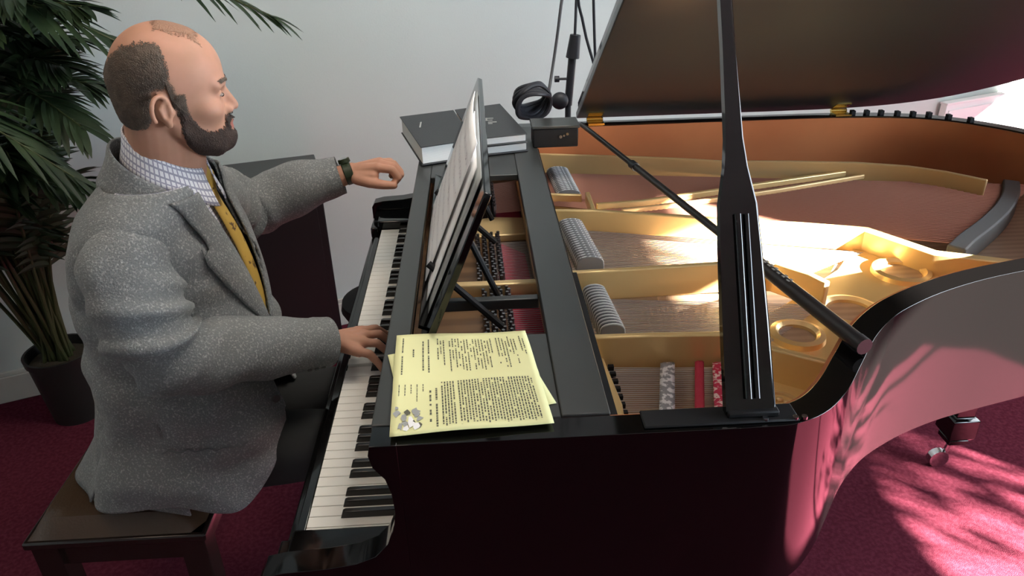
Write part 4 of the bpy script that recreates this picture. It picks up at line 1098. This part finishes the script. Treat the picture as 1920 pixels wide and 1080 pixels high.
# lapels
def lapel(sgn):
    rows = []; N = 40
    out = [(0.84, 0.004), (0.88, 0.030), (0.93, 0.056), (0.99, 0.078), (1.045, 0.092), (1.062, 0.088), (1.070, 0.066), (1.095, 0.066), (1.13, 0.066), (1.17, 0.060), (1.20, 0.05)]
    if True:
        for i in range(N+1):
            z = lerp(0.845, 1.165, i/N); wi = inter(WV, z); wo = wi+inter(out, z)*0.82; row = []
            for j in range(9):
                u = j/8; y = 0.475+sgn*lerp(wi-0.004, wo, u)
                p = front_pt(y, z, 0.0075+0.004*math.sin(PI*u)); row.append(p)
            rows.append(row)
    return ap(MB().grid(rows), 'lapel', M_tweed, jacket, mods=(('SOLIDIFY', dict(thickness=0.0035, offset=0)),))
lapel(-1); lapel(1)
def edge_line(sgn):
    pts = []
    for i in range(30):
        z = lerp(0.86, 1.075, i/29); wo = inter(WV, z)+0.82*inter([(0.84, 0.004), (0.88, 0.030), (0.93, 0.056), (0.99, 0.078), (1.045, 0.092), (1.075, 0.086)], z)
        pts.append(front_pt(0.475+sgn*wo, z, 0.008))
    return pts
def collar_strip(name, m, cen, r0, r1, zc, za, drop, a0, tipdrop=0.0, par=None, thick=0.003, tilt=0.0):
    rows = []; N = 60
    for i in range(N+1):
        th = lerp(a0, 2*PI-a0, i/N); c = math.cos(th); fr = max(0, (c-0.2)/0.8)
        row = []
        for u in (0, .15, .35, .6, .8, 1):
            r = lerp(r0, r1, u**1.3); z = zc-za*c+0.006*math.sin(PI*min(1, u*2.5))-(drop+tipdrop*fr**2)*u
            row.append(Vector((cen[0]+r*c*1.0+tilt*u*max(0, c), cen[1]+r*math.sin(th)*1.0, z)))
        rows.append(row)
    return ap(MB().grid(rows), name, m, par, uv=(6, 0.011, 0.0085), mods=(('SOLIDIFY', dict(thickness=thick, offset=0)),))
collar_strip('jacket_collar', M_tweed, (-0.270, 0.463), 0.078, 0.112, 1.193, 0.052, 0.060, math.radians(52), 0.012, jacket, 0.004)
# shirt
ST = [(z, cx, cy, a-0.013, b-0.013) for z, cx, cy, a, b in JT if z > 0.7]
rows = []
for i in range(50):
    z = lerp(0.74, 1.178, i/49); rows.append([tor(2*PI*j/90, z, 0, ST) for j in range(91)])
shirt = ap(MB().grid(rows), 'shirt', M_shirt, uv=(91, 0.0095, 0.0097))
collar_strip('shirt_collar', M_shirt, (-0.258, 0.464), 0.062, 0.078, 1.232, 0.040, 0.052, math.radians(14), 0.022, shirt, 0.0022, 0.004)
# tie
rows = []
for i in range(31):
    t = i/30; z = lerp(1.172, 0.84, t); hw_ = lerp(0.016, 0.031, min(1, t*1.5)); cy = 0.488+0.006*math.sin(t*2)
    rows.append([front_pt(cy+hw_*u, z, -0.006+0.006*(1-abs(u))) for u in (-1, -.5, 0, .5, 1)])
tie = ap(MB().grid(rows), 'tie', M_tie, mods=(('SOLIDIFY', dict(thickness=0.003, offset=1)),))
ap(MB().ell((-0.204, 0.482, 1.172), (0.010, 0.016, 0.019)), 'knot', M_tie, tie)
# sleeves
def sleeve(name, pts, rads, seed, push=()):
    P3 = resample3(pts, 14); n = len(P3); m = len(pts)-1
    rr = []
    for i in range(n):
        t = i/14; k = min(int(t), m-1); rr.append(lerp(rads[k], rads[k+1], (t-k)*(t-k)*(3-2*(t-k))))
    mb = MB().tube(P3, rr, 40, cap=False); L = n
    for i in range(n):
        for j in range(40):
            q = i*40+j; v = mb.v[q]; d = (v-P3[i]); l = d.length; d.normalize(); s = i/(n-1)
            crease = math.exp(-((s-0.50)/0.16)**2)
            wv = 0.009*noise.noise(Vector((v.x*13+seed, v.y*13, v.z*13)))+0.013*crease*max(-0.25, math.sin(s*52+3.0*math.sin(2*PI*j/40+seed))) + 0.004*math.sin(s*30+2*PI*j/40*1.0+seed)*(1-s)
            if s > 0.93: wv *= 0.3
            mb.v[q] = v+d*wv
    # inner turn-in so that the cuff reads as cloth with thickness
    base = len(mb.v)
    e = P3[-1]; tdir = (P3[-1]-P3[-2]).normalized()
    for j in range(40): v = mb.v[(n-1)*40+j]; mb.v.append(e+(v-e)*0.90-tdir*0.002)
    for j in range(40): v = mb.v[(n-1)*40+j]; mb.v.append(e+(v-e)*0.86-tdir*0.05)
    for j in range(40):
        k = (j+1) % 40; a = (n-1)*40
        mb.face((a+j, a+k, base+k, base+j)); mb.face((base+j, base+k, base+40+k, base+40+j))
    return ap(mb, name, M_tweed, jacket, angle=80)
sleeve('sleeve', [(-0.308, 0.375, 1.090), (-0.306, 0.318, 1.066), (-0.290, 0.282, 0.99), (-0.245, 0.283, 0.905), (-0.135, 0.372, 0.858), (-0.028, 0.462, 0.808)], [0.066, 0.077, 0.075, 0.070, 0.062, 0.051], 1.0)
sleeve('sleeve', [(-0.305, 0.585, 1.10), (-0.300, 0.650, 1.075), (-0.290, 0.760, 1.01), (-0.262, 0.855, 0.955), (-0.155, 0.895, 0.985), (-0.042, 0.918, 1.010)], [0.068, 0.076, 0.072, 0.070, 0.064, 0.047], 5.0)
def button(name, p, nrm, r, par):
    p = Vector(p); nrm = Vector(nrm).normalized()
    return ap(MB().tube([p, p+nrm*0.003], [r, r*0.85], 14), name, M_button, par)
for k in range(3):
    sa = Vector((-0.135, 0.372, 0.858)); sb = Vector((-0.028, 0.462, 0.808)); td = (sb-sa).normalized(); q = sb-td*(0.022+0.016*k)
    nv = Vector((0.30, -0.62, -0.72)); nv = (nv-td*nv.dot(td)).normalized(); button('cuff_button', q+nv*(0.0525+0.0012*k), nv, 0.0050, jacket)
button('jacket_button', front_pt(0.392, 0.722, 0.010), (0.6, -0.75, 0), 0.0095, jacket)
pk = [tor(math.radians(a), 0.675+0.004*math.sin(a), 0.012) for a in range(262, 312, 4)]
ap(MB().tube(pk, 0.0016, 6), 'pocket_welt', M_tweedD, jacket)
ap(MB().tube(edge_line(-1), 0.0014, 6), 'lapel_edge', M_tweedD, jacket)
# trousers, shoes
tr = MB()
for (hip, knee, ank) in KN:
    tr.tube(resample3([hip-Vector((0.03, 0, 0)), hip.lerp(knee, .5)+Vector((0, 0, .004)), knee+Vector((-0.01, 0, 0)), knee+Vector((0.035, 0, -0.05)), knee.lerp(ank, .5)+Vector((0.02, 0, 0)), ank], 6), [0.080]*3+[0.078]*5+[0.074]*6+[0.070]*6+[0.062]*6+[0.055]*5, 24)
tr.ell((-0.37, 0.475, 0.60), (0.13, 0.145, 0.095))
for i, v in enumerate(tr.v): tr.v[i] = v+Vector((1, 1, 1))*0.004*noise.noise(v*14)
ap(tr, 'trousers', M_trouser, mods=(('REMESH', dict(mode='VOXEL', voxel_size=0.008, use_smooth_shade=True)),))
for (hip, knee, ank) in KN:
    ap(MB().capsule(ank+Vector((-0.03, 0, -0.052)), ank+Vector((0.17, 0, -0.062)), 0.044, 0.036), 'shoe', M_shoe)
# watch
rows = []
wc = Vector((-0.022, 0.919, 1.014)); wd_ = (Vector(Wl)-Vector((-0.262, 0.86, 0.955))).normalized(); wa = wd_.cross(Vector((0, 0, 1))).normalized(); wb = wa.cross(wd_)
for s in (-0.011, -0.009, 0.009, 0.011):
    r = 0.0315 if abs(s) < .01 else 0.029
    rows.append([wc+wd_*s+wa*math.cos(2*PI*k/30)*r*0.95+wb*math.sin(2*PI*k/30)*r*0.90 for k in range(31)])
wt = ap(MB().grid(rows), 'watch', M_strap)
ap(MB().tube([wc+wb*0.026-wa*0.006, wc+wb*0.036-wa*0.008], [0.015, 0.014], 18), 'watch_case', M_strap, wt)
ap(MB().tube([wc+wb*0.036-wa*0.008, wc+wb*0.0368-wa*0.008], [0.009, 0.009], 18), 'watch_dial', M_chrome, wt)
